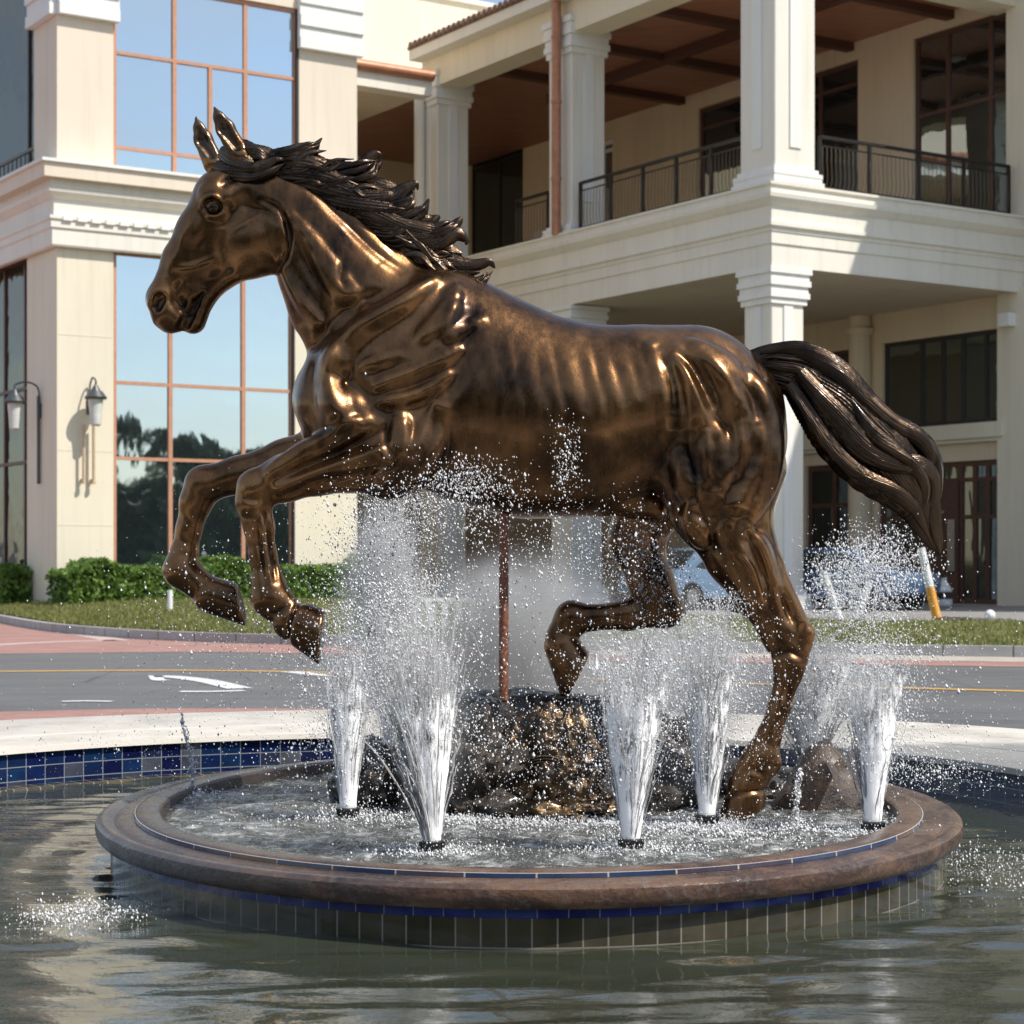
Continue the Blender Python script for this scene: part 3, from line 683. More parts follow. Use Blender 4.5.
def make_horse():
    root = empty('horse_statue', (0, HY, 0.2))
    tag(root, 'large bronze statue of a rearing horse leaping above the fountain rocks', 'statue')
    W, F = horse_body()
    body = np_mesh('body', W, F, M['bronze'], root)
    body.data.materials.append(M['bronze_hair'])
    fc = W[F].mean(1); fx = 512 + fc[:, 0] / HU; fz = 562 - (fc[:, 2] - 1.25) / HU
    body.data.polygons.foreach_set('material_index', ((fz < 158 + .25 * (fx - 210)) & (fx < 240) & (fz < 160)).astype(np.int32))
    # eyes
    for sd in (-1, 1):
        x, z = hs(213, 206.5, sd * 24)
        e = uv_ball(7.2 * HU, 24, 14); 
        o = bm_obj('eye', e, M['bronze_dark'], root, loc=h2w(x, z, sd * 19.5))
    # mane
    L = []
    rs = random.Random(4)
    mane = [ # root, mid..., tip
      [(262,176,0,10),(285,166,-3,13),(302,158,-4,9),(312,150,-4,5),(322,138,-3,.6)],
      [(275,172,-6,12),(305,170,-8,15),(335,178,-8,12),(356,170,-7,8),(372,156,-5,5),(380,155,-5,2),(378,163,-5,.5)],
      [(290,176,-6,13),(325,184,-9,15),(362,196,-9,13),(390,200,-8,10),(404,190,-7,6),(415,184,-6,3),(418,190,-6,.6)],
      [(310,184,-4,13),(345,198,-9,15),(380,212,-10,13),(405,216,-9,9),(422,212,-8,5),(429,199,-8,1)],
      [(325,192,-2,12),(360,210,-8,14),(395,226,-10,12),(425,234,-10,11),(446,234,-9,7),(458,222,-8,4),(462,216,-8,.8)],
      [(345,205,-2,11),(378,224,-7,13),(408,238,-9,12),(436,240,-10,11),(456,234,-10,7),(466,240,-9,3),(466,245,-9,.8)],
      [(365,218,-2,10),(396,238,-6,12),(424,254,-8,11),(448,262,-8,8),(470,266,-8,6),(488,262,-7,4),(495,268,-7,.8)],
      [(385,233,-2,9),(415,252,-6,11),(440,266,-8,9),(462,272,-8,6),(480,272,-8,1)],
      [(250,166,-4,9),(276,158,-6,9),(298,150,-6,6),(318,143,-5,1)],
      [(330,186,6,12),(368,190,6,12),(398,194,6,9),(415,187,5,1.5)],
      [(350,196,6,12),(395,212,8,13),(425,222,8,9),(440,216,7,1.5)],
      [(372,214,6,12),(415,236,8,12),(446,250,8,9),(462,254,7,1.5)],
      [(318,176,6,11),(350,174,6,11),(372,168,5,7),(382,162,5,1)],
    ]
    for i, p in enumerate(mane):
        L.append(lock([(a[0], a[1], a[2], a[3]) for a in p], 80, 90, 30, .12, 1.2, i, .75))
    # thinner locks laid over the near side, flowing back along the crest
    crest = catmull([(268,172),(300,182),(335,200),(370,224),(400,248),(428,266)], 8)
    for i in range(90):
        t = i / 89; a = crest[min(len(crest) - 1, int(t * (len(crest) - 1)))]
        x = a[0] + rs.uniform(-5, 5); y = a[1] - 4 + rs.uniform(-5, 5)
        dx = rs.uniform(42, 70) * (1 - .35 * t); dy = rs.uniform(-4, 26) - 12 * (1 - t) + 8 * t
        r = rs.uniform(1.3, 3.2); w = rs.uniform(-6, 6); d0 = -10 - rs.uniform(0, 5)
        L.append(lock([(x - 8, y + 3, d0 + 3, r * .5), (x + dx*.3, y + dy*.3 + w, d0 - 3, r), (x + dx*.65, y + dy*.6 - w, d0 - 3, r), (x + dx, y + dy - 3, d0, .4)], 30, 16, 6, .16, 1.5, 50 + i, .9))
    for (tx, ty) in ((322,138),(380,156),(429,200),(462,217),(495,267),(418,186)):
        for k in range(5):
            a = rs.uniform(.2, .9)
            x0 = tx - 46 + rs.uniform(-6, 6); y0 = ty + 22 + rs.uniform(-8, 8)
            L.append(lock([(x0, y0, -12, 2), (x0 + 18, y0 - 2 + rs.uniform(-3, 3), -15, 3), (x0 + 34, y0 - 8, -13, 2.5), (tx - 3 + rs.uniform(-3, 1), ty + rs.uniform(2, 8), -7, .4)], 26, 14, 5, .16, 1, 200 + k + tx, .9))
    np_mesh('mane', *join_np(L), M['bronze_hair'], root)
    # forelock
    L = []
    L.append(lock([(222,152,0,6),(236,160,-12,10),(252,170,-18,9),(264,166,-19,6),(276,160,-19,3),(290,160,-16,.5)], 60, 48, 18, .12, 2, 300, .8))
    L.append(lock([(228,146,-2,6),(244,150,-10,9),(258,155,-15,7),(262,162,-18,4),(252,168,-20,.6)], 50, 40, 14, .12, 2, 301, .8))
    L.append(lock([(216,166,-6,5),(232,172,-16,7),(250,177,-20,6.5),(268,172,-20,5),(284,164,-18,.6)], 50, 40, 14, .12, 2, 302, .8))
    L.append(lock([(235,150,0,9),(255,156,-4,10),(275,164,-6,8),(290,170,-6,2)], 50, 40, 14, .12, 2, 303, .9))
    L.append(lock([(232,150,6,8),(250,150,2,7),(270,154,-2,5),(284,158,-4,1)], 50, 40, 14, .12, 2, 304, .9))
    np_mesh('forelock', *join_np(L), M['bronze_hair'], root)
    # tail
    L = []
    L.append(lock([(735,364,0,10),(752,366,0,17),(776,367,-2,23),(802,374,-4,29),(830,400,-5,36),(855,432,-6,38),(882,460,-6,36),(905,486,-6,27),(918,506,-6,19),(928,528,-5,13),(936,545,-5,7),(940,556,-5,.5)], 240, 240, 70, .05, 1.6, 400, .62))
    L.append(lock([(760,352,-8,5),(800,350,-16,9),(838,372,-20,11),(866,402,-20,11),(892,424,-18,10),(918,438,-14,8),(930,458,-12,5),(926,470,-12,1)], 140, 110, 36, .08, 2.0, 401, .7))
    L.append(lock([(800,372,-22,7),(832,412,-28,12),(862,446,-28,12),(892,462,-26,10),(918,466,-22,9),(932,478,-16,7),(934,500,-14,6),(936,530,-12,5),(940,555,-8,.6)], 150, 110, 34, .09, 2.0, 402, .7))
    L.append(lock([(790,384,-18,6),(812,420,-26,8),(836,452,-29,8),(862,474,-28,8),(892,490,-24,8),(912,506,-18,6),(926,530,-12,3),(934,548,-8,.6)], 140, 90, 28, .09, 1.0, 403, .8))
    L.append(lock([(850,400,-26,3),(872,432,-32,7),(896,452,-30,7),(916,468,-26,6),(926,488,-20,5),(924,506,-16,2),(918,512,-14,.4)], 90, 40, 14, .1, 1.4, 404, .8))
    L.append(lock([(880,412,-8,6),(905,430,-8,9),(926,446,-6,9),(936,466,-4,7),(936,490,-4,6),(934,512,-4,1)], 90, 40, 14, .1, 1.4, 405, .8))
    for k in range(60):
        t0 = rs.uniform(0, .45); off = rs.uniform(-.85, .85)
        P = catmull([(752,366,17),(776,367,23),(802,374,29),(830,400,36),(855,432,38),(882,460,36),(905,486,27),(918,506,19),(930,530,11),(938,552,2)], 8)
        n0 = int(t0 * (len(P) - 1)); n1 = min(len(P) - 1, n0 + rs.randint(22, 40))
        pts = []
        for q in range(n0, n1, 4):
            a = P[q]; b = P[min(q + 1, len(P) - 1)]; tx, ty = b[0] - a[0], b[1] - a[1]; l = math.hypot(tx, ty) + 1e-6
            o_ = off * a[2] * .95; fr = (q - n0) / (n1 - n0)
            pts.append((a[0] - ty / l * o_, a[1] + tx / l * o_, -3 - .62 * a[2] * math.sqrt(max(0, 1 - off * off)) - 1, max(.3, 2.3 * math.sin(math.pi * min(.95, fr + .12)))))
            off += rs.uniform(-.05, .05); off = max(-.9, min(.9, off))
        L.append(lock(pts, 50, 14, 5, .15, 1, 500 + k, .8))
    np_mesh('tail', *join_np(L), M['bronze_hair'], root)
    return root
# ---------------------------------------------------------------- geometry helpers
CAMH = 1.25; FP = 1950.0; HZ = 562.0
U = np.array([.8377, .5461]); V_ = np.array([-.5461, .8377])      # the two directions of the hotel's walls
def ground_pt(px, py, z=0.0):
    Y = (CAMH - z) * FP / (py - HZ); return ((px - 512) / FP * Y, Y, z)
class Frame:
    """a vertical wall plane: s runs along d, n outward, z up"""
    def __init__(s, o, d, n): s.o = np.array(o, float); s.d = np.array(d, float); s.n = np.array(n, float)
    def off(s, k): return Frame(s.o + s.n * k, s.d, s.n)
    def s_at(s, px):
        r = (px - 512) / FP                       # (o.x + d.x t) = r (o.y + d.y t)
        return (r * s.o[1] - s.o[0]) / (s.d[0] - r * s.d[1])
    def z_at(s, px, py):
        t = s.s_at(px); return CAMH + (HZ - py) * (s.o[1] + s.d[1] * t) / FP
    def p(s, a, z, out=0.0):
        q = s.o + s.d * a + s.n * out; return (q[0], q[1], z)
class MB:
    def __init__(s): s.v = []; s.f = []; s.uv = []
    def quad(s, a, b, c, d):
        i = len(s.v); s.v += [a, b, c, d]; s.f.append((i, i+1, i+2, i+3))
    def box8(s, P):
        i = len(s.v); s.v += P
        for q in ((0,3,2,1),(4,5,6,7),(0,1,5,4),(1,2,6,5),(2,3,7,6),(3,0,4,7)): s.f.append(tuple(i + k for k in q))
    def fbox(s, fr, s0, s1, z0, z1, n0, n1):
        if s0 > s1: s0, s1 = s1, s0
        s.box8([fr.p(s0,z0,n0), fr.p(s1,z0,n0), fr.p(s1,z0,n1), fr.p(s0,z0,n1), fr.p(s0,z1,n0), fr.p(s1,z1,n0), fr.p(s1,z1,n1), fr.p(s0,z1,n1)])
    def tube(s, a, b, r0, r1=None, n=8, cap=True):
        r1 = r0 if r1 is None else r1
        a = Vector(a); b = Vector(b); d = (b - a).normalized(); q = d.orthogonal().normalized(); w_ = d.cross(q)
        i = len(s.v)
        for (c, r) in ((a, r0), (b, r1)):
            for k in range(n):
                t = 2 * math.pi * k / n; s.v.append(tuple(c + (q * math.cos(t) + w_ * math.sin(t)) * r))
        for k in range(n): s.f.append((i + k, i + (k+1) % n, i + n + (k+1) % n, i + n + k))
        if cap: s.f.append(tuple(i + n + k for k in range(n))); s.f.append(tuple(i + n - 1 - k for k in range(n)))
    def path(s, pts, r, n=8):
        for a, b in zip(pts[:-1], pts[1:]): s.tube(a, b, r, r, n)
    def build(s, name, m, parent=None, smooth=False, bevel=0, auto=None):
        me = bpy.data.meshes.new(name); me.from_pydata([tuple(map(float, v)) for v in s.v], [], s.f); me.update()
        bm = bmesh.new(); bm.from_mesh(me); bmesh.ops.recalc_face_normals(bm, faces=bm.faces)
        if bevel: bmesh.ops.bevel(bm, geom=bm.edges, offset=bevel, segments=1, affect='EDGES', profile=.5)
        bm.to_mesh(me); bm.free()
        for p in me.polygons: p.use_smooth = smooth
        if smooth: me.set_sharp_from_angle(angle=R(auto or 40))
        o = bpy.data.objects.new(name, me); C.objects.link(o); me.materials.append(m)
        if parent: adopt(o, parent)
        return o
def sweep(name, path, prof, m, parent=None, closed=False, smooth=True, auto=35):
    """path: list of (x, y) ; prof: list of (outward offset, z); UV = metres along / around"""
    P = np.array(path, float); n = len(P)
    if closed: T = np.roll(P, -1, 0) - np.roll(P, 1, 0)
    else: T = np.gradient(P, axis=0)
    T /= np.linalg.norm(T, axis=1)[:, None]; N = np.stack([T[:, 1], -T[:, 0]], 1)
    if not closed and n > 2:
        # mitre
        for i in range(1, n - 1):
            a = P[i] - P[i-1]; b_ = P[i+1] - P[i]; a /= np.linalg.norm(a); b_ /= np.linalg.norm(b_)
            t = a + b_; t /= np.linalg.norm(t); nn = np.array([t[1], -t[0]]); N[i] = nn / max(.3, nn @ np.array([a[1], -a[0]]))
        a = P[1] - P[0]; a /= np.linalg.norm(a); N[0] = (a[1], -a[0]); a = P[-1] - P[-2]; a /= np.linalg.norm(a); N[-1] = (a[1], -a[0])
    k = len(prof); verts = []
    for i in range(n):
        for (o_, z) in prof: verts.append((P[i, 0] + N[i, 0] * o_, P[i, 1] + N[i, 1] * o_, z))
    L = np.concatenate([[0], np.cumsum(np.linalg.norm(np.diff(np.vstack([P, P[:1]]), axis=0), axis=1))])
    vl = np.concatenate([[0], np.cumsum([math.dist(prof[j], prof[j+1]) for j in range(k-1)])])
    faces = []; uvs = []
    for i in range(n if closed else n - 1):
        i2 = (i + 1) % n
        for j in range(k - 1):
            faces.append((i*k+j, i2*k+j, i2*k+j+1, i*k+j+1)); uvs += [(L[i], -vl[j]), (L[i+1], -vl[j]), (L[i+1], -vl[j+1]), (L[i], -vl[j+1])]
    me = bpy.data.meshes.new(name); me.from_pydata(verts, [], faces); me.update()
    ul = me.uv_layers.new(name='UVMap'); ul.data.foreach_set('uv', np.array(uvs, np.float32).ravel())
    for p in me.polygons: p.use_smooth = smooth
    if smooth: me.set_sharp_from_angle(angle=R(auto))
    o = bpy.data.objects.new(name, me); C.objects.link(o); me.materials.append(m)
    if parent: adopt(o, parent)
    return o
def ell(cx, cy, a, bb, bf, off=0.0, n=256):
    out = []
    for i in range(n):
        t = 2 * math.pi * i / n; b_ = bb if math.sin(t) > 0 else bf
        x, y = a * math.cos(t), b_ * math.sin(t); nx, ny = math.cos(t) / a, math.sin(t) / b_; l = math.hypot(nx, ny)
        out.append((cx + x + nx / l * off, cy + y + ny / l * off))
    return out
def strip(name, A, B, z, m, parent=None, kind=None):
    mb = MB()
    for i in range(len(A) - 1):
        za, zb = (z if isinstance(z, (int, float)) else z(i)[0]), (z if isinstance(z, (int, float)) else z(i)[1])
        za2, zb2 = (z if isinstance(z, (int, float)) else z(i+1)[0]), (z if isinstance(z, (int, float)) else z(i+1)[1])
        mb.quad((*A[i], za), (*A[i+1], za2), (*B[i+1], zb2), (*B[i], zb))
    o = mb.build(name, m, parent)
    if kind: o['kind'] = kind
    return o
def wall_open(mb, fr, s0, s1, z0, z1, holes, t=.25):
    """solid wall slab with rectangular openings (s0,s1,z0,z1) cut out, built of cells"""
    xs = sorted({s0, s1, *[h[0] for h in holes], *[h[1] for h in holes]}); zs = sorted({z0, z1, *[h[2] for h in holes], *[h[3] for h in holes]})
    xs = [x for x in xs if s0 <= x <= s1]; zs = [z for z in zs if z0 <= z <= z1]
    hole = lambda x, z: any(h[0] < x < h[1] and h[2] < z < h[3] for h in holes)
    for i in range(len(xs) - 1):
        for j in range(len(zs) - 1):
            x, z = (xs[i] + xs[i+1]) / 2, (zs[j] + zs[j+1]) / 2
            if hole(x, z): continue
            mb.quad(fr.p(xs[i], zs[j]), fr.p(xs[i+1], zs[j]), fr.p(xs[i+1], zs[j+1]), fr.p(xs[i], zs[j+1]))
    for h in holes:
        a, b_, c, d = h
        mb.quad(fr.p(a,c), fr.p(a,d), fr.p(a,d,-t), fr.p(a,c,-t)); mb.quad(fr.p(b_,c), fr.p(b_,c,-t), fr.p(b_,d,-t), fr.p(b_,d))
        mb.quad(fr.p(a,d), fr.p(b_,d), fr.p(b_,d,-t), fr.p(a,d,-t)); mb.quad(fr.p(a,c), fr.p(a,c,-t), fr.p(b_,c,-t), fr.p(b_,c))
def window(fr, h, parent, gm, fm, vs=(), hs_=(), w=.09, depth=.14, name='window', partial=()):
    """glazed opening: frame (part) with glass (sub-part)"""
    a, b_, c, d = h; mb = MB()
    mb.fbox(fr, a, a+w, c, d, -depth-.05, -depth+.05); mb.fbox(fr, b_-w, b_, c, d, -depth-.05, -depth+.05)
    mb.fbox(fr, a+w, b_-w, d-w, d, -depth-.05, -depth+.05); mb.fbox(fr, a+w, b_-w, c, c+w, -depth-.05, -depth+.05)
    for v in vs: mb.fbox(fr, v-w/2, v+w/2, c+w, d-w, -depth-.045, -depth+.045)
    for z in hs_: mb.fbox(fr, a+w, b_-w, z-w*.4, z+w*.4, -depth-.04, -depth+.04)
    for (v, z0, z1) in partial: mb.fbox(fr, v-w/2, v+w/2, z0, z1, -depth-.042, -depth+.042)
    f = mb.build(name, fm, parent)
    g = MB(); xs = [a] + sorted(vs) + [b_]
    rs = random.Random(int(a * 100 + c * 10))
    for i in range(len(xs) - 1):
        zz = [c] + sorted(hs_) + [d]
        for j in range(len(zz) - 1):
            e = [rs.uniform(-.008, .008) for _ in range(4)]
            g.quad(fr.p(xs[i], zz[j], -depth+e[0]), fr.p(xs[i+1], zz[j], -depth+e[1]), fr.p(xs[i+1], zz[j+1], -depth+e[2]), fr.p(xs[i], zz[j+1], -depth+e[0]+e[2]-e[1]))
    gl = g.build('glass', gm, f)
    return f

# ---------------------------------------------------------------- sky reflection wood, ground
def noise2(x, y, s, seed=0): return mnoise.noise(Vector((x * s, y * s, seed * 7.3)))
POOL = (-.5, 9.5, 3.6, 3.8, 5.6)
COPW = 1.9
def curve2(pts, n=8): return [tuple(p) for p in catmull(pts, n)]
kerbP = curve2([(-60,120),(-30,77),(-16.5,54),(-11.6,43),(-8.6,36),(-6.7,32.7),(-4.8,30.6),(-1.6,28.6),(2,27.2),(6.4,25.7),(14,23.2),(30,17),(60,2)], 10)
def offc(P, k):
    P = np.array(P); T = np.gradient(P, axis=0); T /= np.linalg.norm(T, axis=1)[:, None]
    return [(p[0] - t[1] * k, p[1] + t[0] * k) for p, t in zip(P, T)]
def make_ground():
    A = ell(*POOL, off=.5); mb = MB(); n = len(A)
    rings = [A]
    for rr in (3, 8, 20, 60, 200, 1200):
        rings.append([(POOL[0] + (a[0]-POOL[0]) * (1 + rr / 4), POOL[1] + (a[1]-POOL[1]) * (1 + rr / 4)) for a in A])
    for q in range(len(rings) - 1):
        for i in range(n): mb.quad((*rings[q][i], 0), (*rings[q][(i+1) % n], 0), (*rings[q+1][(i+1) % n], 0), (*rings[q+1][i], 0))
    o = mb.build('road', M['asphalt']); o['kind'] = 'structure'
    # red brick strips beside the asphalt
    near_far = curve2([(-60,4),(-20,11.5),(-9,15),(-6,15.8),(-4.27,16.25),(-2.7,16.6),(0,16.4),(1.5,15.7),(2.8,14.6),(3.6,13.3),(5,11),(8,6),(12,-2)], 10)
    near_in = [(POOL[0] + (x-POOL[0]) * .8, POOL[1] + (y-POOL[1]) * .8) for x, y in near_far]
    strip('brick_strip', near_in, near_far, .004, M['brick_red'], kind='structure')
    far_edge = curve2([(-60,12),(-20,24),(-10,26),(-6.9,26.5),(-4.3,27),(-1.5,26),(2,24.6),(6,23.2),(14,20.6),(30,14.5),(60,0)], 10)
    fe = np.array(far_edge)
    xs = np.linspace(-59, 59, 240); kp = np.array(kerbP)
    yk = np.interp(xs, kp[:, 0], kp[:, 1]); yf = np.interp(xs, fe[:, 0], fe[:, 1])
    sel = xs < 60
    strip('brick_paving', list(zip(xs, np.minimum(yf, yk - .4))), list(zip(xs, yk - .01)), .004, M['brick_red'], kind='structure')
    sr = xs > -3.5
    w = np.clip((xs + 3.5) / 4, 0, 1) * 1.5
    strip('gutter', list(zip(xs[sr], (yk - w)[sr])), list(zip(xs[sr], (yk - .01)[sr])), .008, M['gutter'], kind='structure')
    # markings
    yl = curve2([(-60,14),(-20,20.7),(-9,21.9),(-5.8,22.2),(-3.6,22.4),(-1,21.6),(2,20.2),(3.87,19.3),(4.94,18.8),(8,17.4),(14,14.6),(40,2)], 10)
    strip('yellow_line', offc(yl, -.09), offc(yl, .09), .006, M['paint_yellow'], kind='structure')
    def mark(pts, w, nm='white_marking', m='paint_white'):
        P = curve2([ground_pt(*p)[:2] for p in pts], 6); strip(nm, offc(P, -w/2), offc(P, w/2), .0065, M[m], kind='structure')
    mark([(154,677),(170,677),(205,681),(240,689)], .26); mark([(180,692),(210,692),(244,691)], .18); mark([(155,676),(158,680),(165,681)], .15)
    mark([(288,672),(330,676),(400,680),(440,682)], .22); mark([(62,702),(85,701.5),(112,702)], .12)
    mark([(-30,611),(0,619),(60,630),(118,641)], .42, m='paint_pale'); mark([(-30,648),(0,645),(60,642),(118,640.5)], .36, m='paint_pale')
    # kerb
    k = sweep('kerb', kerbP[::-1], [(0, -.05), (0, .135), (-.02, .15), (-.16, .15), (-.16, -.05)], M['kerb']); k['kind'] = 'structure'
    # lawn and pavement behind it
    kb = offc(kerbP, .161); kb = np.array(kb)
    farY = np.interp(kb[:, 0], [-60, -12, -3, 1, 5, 14, 60], [140, 62, 56, 46, 37.2, 35, 20]); farY = np.maximum(farY, kb[:, 1] + 1)
    rise = np.interp(kb[:, 0], [-60, -12, -3, 2, 60], [.3, .30, .22, .02, .02])
    mb = MB(); q = 14
    for i in range(len(kb) - 1):
        for j in range(q):
            c = []
            for (ii, jj) in ((i, j), (i+1, j), (i+1, j+1), (i, j+1)):
                t = jj / q; y = kb[ii, 1] * (1 - t) + farY[ii] * t; x = kb[ii, 0]
                c.append((x, y, .14 + rise[ii] * min(1, t * 3) ** .8 + .02 * noise2(x, y, 1.2) * (jj > 0)))
            mb.quad(*c)
    o = mb.build('lawn', M['lawn'], smooth=True); o['kind'] = 'structure'
    mb = MB(); X = [-60, -12, -3, 1, 5, 14, 60]; Yf = [139, 61, 55, 45, 36.8, 34.6, 19]
    for i in range(len(X) - 1): mb.quad((X[i], Yf[i], .11), (X[i+1], Yf[i+1], .11), (X[i+1]+30, 190, .11), (X[i]+0, 190, .11))
    o = mb.build('pavement', M['pavement']); o['kind'] = 'structure'
    # grass blades
    rs = np.random.RandomState(2); N_ = 42000
    i = rs.randint(0, len(kb) - 1, N_ * 3); x = kb[i, 0] + rs.rand(N_ * 3) * (kb[i+1, 0] - kb[i, 0])
    y0 = np.interp(x, kb[:, 0], kb[:, 1]); y1 = np.interp(x, kb[:, 0], farY); t = rs.rand(len(x)) ** 1.6 * np.clip((48 - y0) / (y1 - y0), .05, 1)
    y = y0 + (y1 - y0) * t; ok = (np.abs(x) < y * .29 + .5) & (y < 48) & (y > 20)
    x, y, t = x[ok][:N_], y[ok][:N_], t[ok][:N_]
    rz = np.interp(x, kb[:, 0], rise); z = .135 + rz * np.minimum(1, t * 3) ** .8
    h = rs.uniform(.03, .10, len(x)); a = rs.rand(len(x)) * 6.28; wd = rs.uniform(.008, .02, len(x)); lean = rs.uniform(-.04, .04, (len(x), 2))
    Vv = np.stack([np.stack([x - wd*np.cos(a), y - wd*np.sin(a), z], 1), np.stack([x + wd*np.cos(a), y + wd*np.sin(a), z], 1), np.stack([x + lean[:, 0], y + lean[:, 1], z + h], 1)], 1).reshape(-1, 3)
    o = np_mesh('grass', Vv, np.arange(len(Vv)).reshape(-1, 3), M['grass_blade'], smooth=False); tag(o, 'short green grass on the verge behind the kerb', 'grass', kind='stuff')

# ---------------------------------------------------------------- pool and plinth
PL = (.078, 9.5, 2.045, 2.56, 2.44)
def make_pool():
    # coping ring, pool wall with tiles, floor, water
    P = ell(*POOL)
    cop = empty('pool_surround', (POOL[0], POOL[1] + POOL[3], 0)); tag(cop, 'pale stone pool surround ringed with blue tiles at the waterline', 'pool surround')
    sweep('coping', P, [(0, .055), (.012, .088), (.03, .095), (.62, .099), (.63, .092), (.65, .092), (.66, .100), (COPW-.03, .105), (COPW, .09), (COPW, -.02)], M['coping'], cop, closed=True)
    sweep('tile_band', P, [(.03, .056), (.03, -.125)][::-1] and [(.03, .055), (.03, -.150)], M['tile_pool'], cop, closed=True, smooth=False)
    sweep('ledge', P, [(.03, -.148), (-.10, -.150), (-.115, -.165), (-.115, -.9)], M['tile_olive'], cop, closed=True)
    mb = MB(); Q = ell(*POOL, off=.2, n=96); mb.v = [(*q, -.85) for q in Q]; mb.f = [tuple(range(96))]; mb.build('pool_floor', M['tile_olive'], cop)
    # water: real ripples
    n = 620; xs = np.linspace(-4.3, 3.3, n); ys = np.linspace(3.7, 13.5, n); X, Y = np.meshgrid(xs, ys, indexing='ij')
    d = np.sqrt(((X - PL[0]) / PL[2]) ** 2 + ((Y - PL[1]) / PL[3]) ** 2); k = np.clip(2.2 - d, 0, 1)
    rs = np.random.RandomState(5); Z = np.zeros_like(X)
    for _ in range(20):
        a = rs.normal(1.62, .32); lam = rs.uniform(.09, .55); ph = rs.rand() * 6.28; am = lam * .0046 * rs.uniform(.4, 1)
        wv = np.sin(6.283 / lam * (np.cos(a) * X + np.sin(a) * Y) + ph + 1.3 * np.sin(X * rs.uniform(.5, 1.6) + ph))
        Z += am * wv
    Z += .006 * np.sin(26 * (d - 1) * 2.3 / 1.6) * k * .4
    Vv = np.stack([X, Y, -.158 + Z], -1).reshape(-1, 3)
    i = (np.arange(n-1)[:, None] * n + np.arange(n-1)[None, :]).ravel(); F = np.stack([i, i + n, i + n + 1, i + 1], 1)
    cx = (Vv[F].mean(1)); b_ = np.where(cx[:, 1] > POOL[1], POOL[3], POOL[4])
    F = F[((cx[:, 0] - POOL[0]) / (POOL[2] + .12)) ** 2 + ((cx[:, 1] - POOL[1]) / (b_ + .12)) ** 2 < 1]
    o = np_mesh('pool_water', Vv, F, M['pool_water']); o['kind'] = 'structure'
    # plinth
    pr = empty('fountain_plinth', (PL[0], PL[1], -.85)); tag(pr, 'low oval fountain plinth with brown stone rim over olive tiles, standing in the pool', 'plinth')
    E = ell(*PL)
    sweep('rim', E, [(-.30, -.2), (-.30, .088), (-.29, .098), (-.275, .101), (-.195, .100), (-.185, .094), (-.182, .076)], M['rim_stone'], pr, closed=True)
    sweep('inlay_tile', E, [(-.1825, .0945), (-.178, .093), (-.176, .077)], M['tile_inlay'], pr, closed=True, smooth=False)
    sweep('rim_roll', E, [(-.185, .076), (-.11, .073), (-.085, .063), (-.07, .068), (-.045, .080), (-.02, .076), (-.004, .062), (0, .042), (-.002, .020), (-.010, .0), (-.024, -.013), (-.075, -.016)], M['rim_stone'], pr, closed=True)
    sweep('blue_tile_band', E, [(-.066, -.015), (-.066, -.052)], M['tile_blue_band'], pr, closed=True, smooth=False)
    sweep('tiled_wall', E, [(-.066, -.0525), (-.070, -.053), (-.070, -.9)], M['tile_olive'], pr, closed=True, smooth=False)
    # basin water
    n = 340; th = np.linspace(0, 2*np.pi, n, endpoint=False); rr = np.linspace(0, 1, 110) ** .8
    E2 = np.array(ell(*PL, off=-.295, n=n)); c = np.array([PL[0], PL[1]])
    XY = c + (E2[None] - c) * rr[:, None, None]
    Z = np.array([[.018 * mnoise.fractal(Vector((x*3.2, y*3.2, 0)), 1.0, 2.0, 3) + .012 * mnoise.noise(Vector((x*14, y*14, 3))) for x, y in row] for row in XY])
    for (jx, jy) in JETBASE:
        dd = np.hypot(XY[..., 0] - jx, XY[..., 1] - jy); Z += .02 * np.exp(-(dd / .12) ** 2) + .006 * np.sin(dd * 60) * np.exp(-dd * 5)
    Vv = np.concatenate([XY, (.040 + Z)[..., None]], -1).reshape(-1, 3)
    F = []
    R_, Cc = XY.shape[:2]; i = (np.arange(R_-1)[:, None] * Cc + np.arange(Cc)[None]).ravel(); j = (np.arange(R_-1)[:, None] * Cc + (np.arange(Cc)[None] + 1) % Cc).ravel()
    F = np.stack([i, i + Cc, j + Cc, j], 1)
    o = np_mesh('fountain_water', Vv, F, M['basin_water']); o['kind'] = 'structure'

# ---------------------------------------------------------------- rocks
def rock_mesh(name, c, s, seed, m, parent=None, sub=5, amp=.35, freq=1.6, ledge=.0, flat=None, facet=.6, taper=0):
    bm = bmesh.new(); bmesh.ops.create_icosphere(bm, subdivisions=sub, radius=1)
    for v in bm.verts:
        d = v.co.normalized(); q = d * freq + Vector((seed * 3.1, seed, 0))
        k = 1 + amp * mnoise.fractal(q, .9, 2.1, 5)
        vor = mnoise.voronoi(q * 1.7)[0]; k -= facet * .35 * (vor[1] - vor[0]) * -1 * .6
        k += .03 * mnoise.noise(q * 9)
        v.co = Vector((d.x * s[0] * k, d.y * s[1] * k, d.z * s[2] * k))
        if flat is not None and v.co.z > flat: v.co.z = flat + (v.co.z - flat) * .18
        if taper: q_ = 1 - taper * max(0, v.co.z / s[2]); v.co.x = v.co.x * q_ - taper * .1 * v.co.z; v.co.y *= q_
        v.co += Vector(c)
    return bm_obj(name, bm, m, parent, auto=50 if sub > 3 else 28)
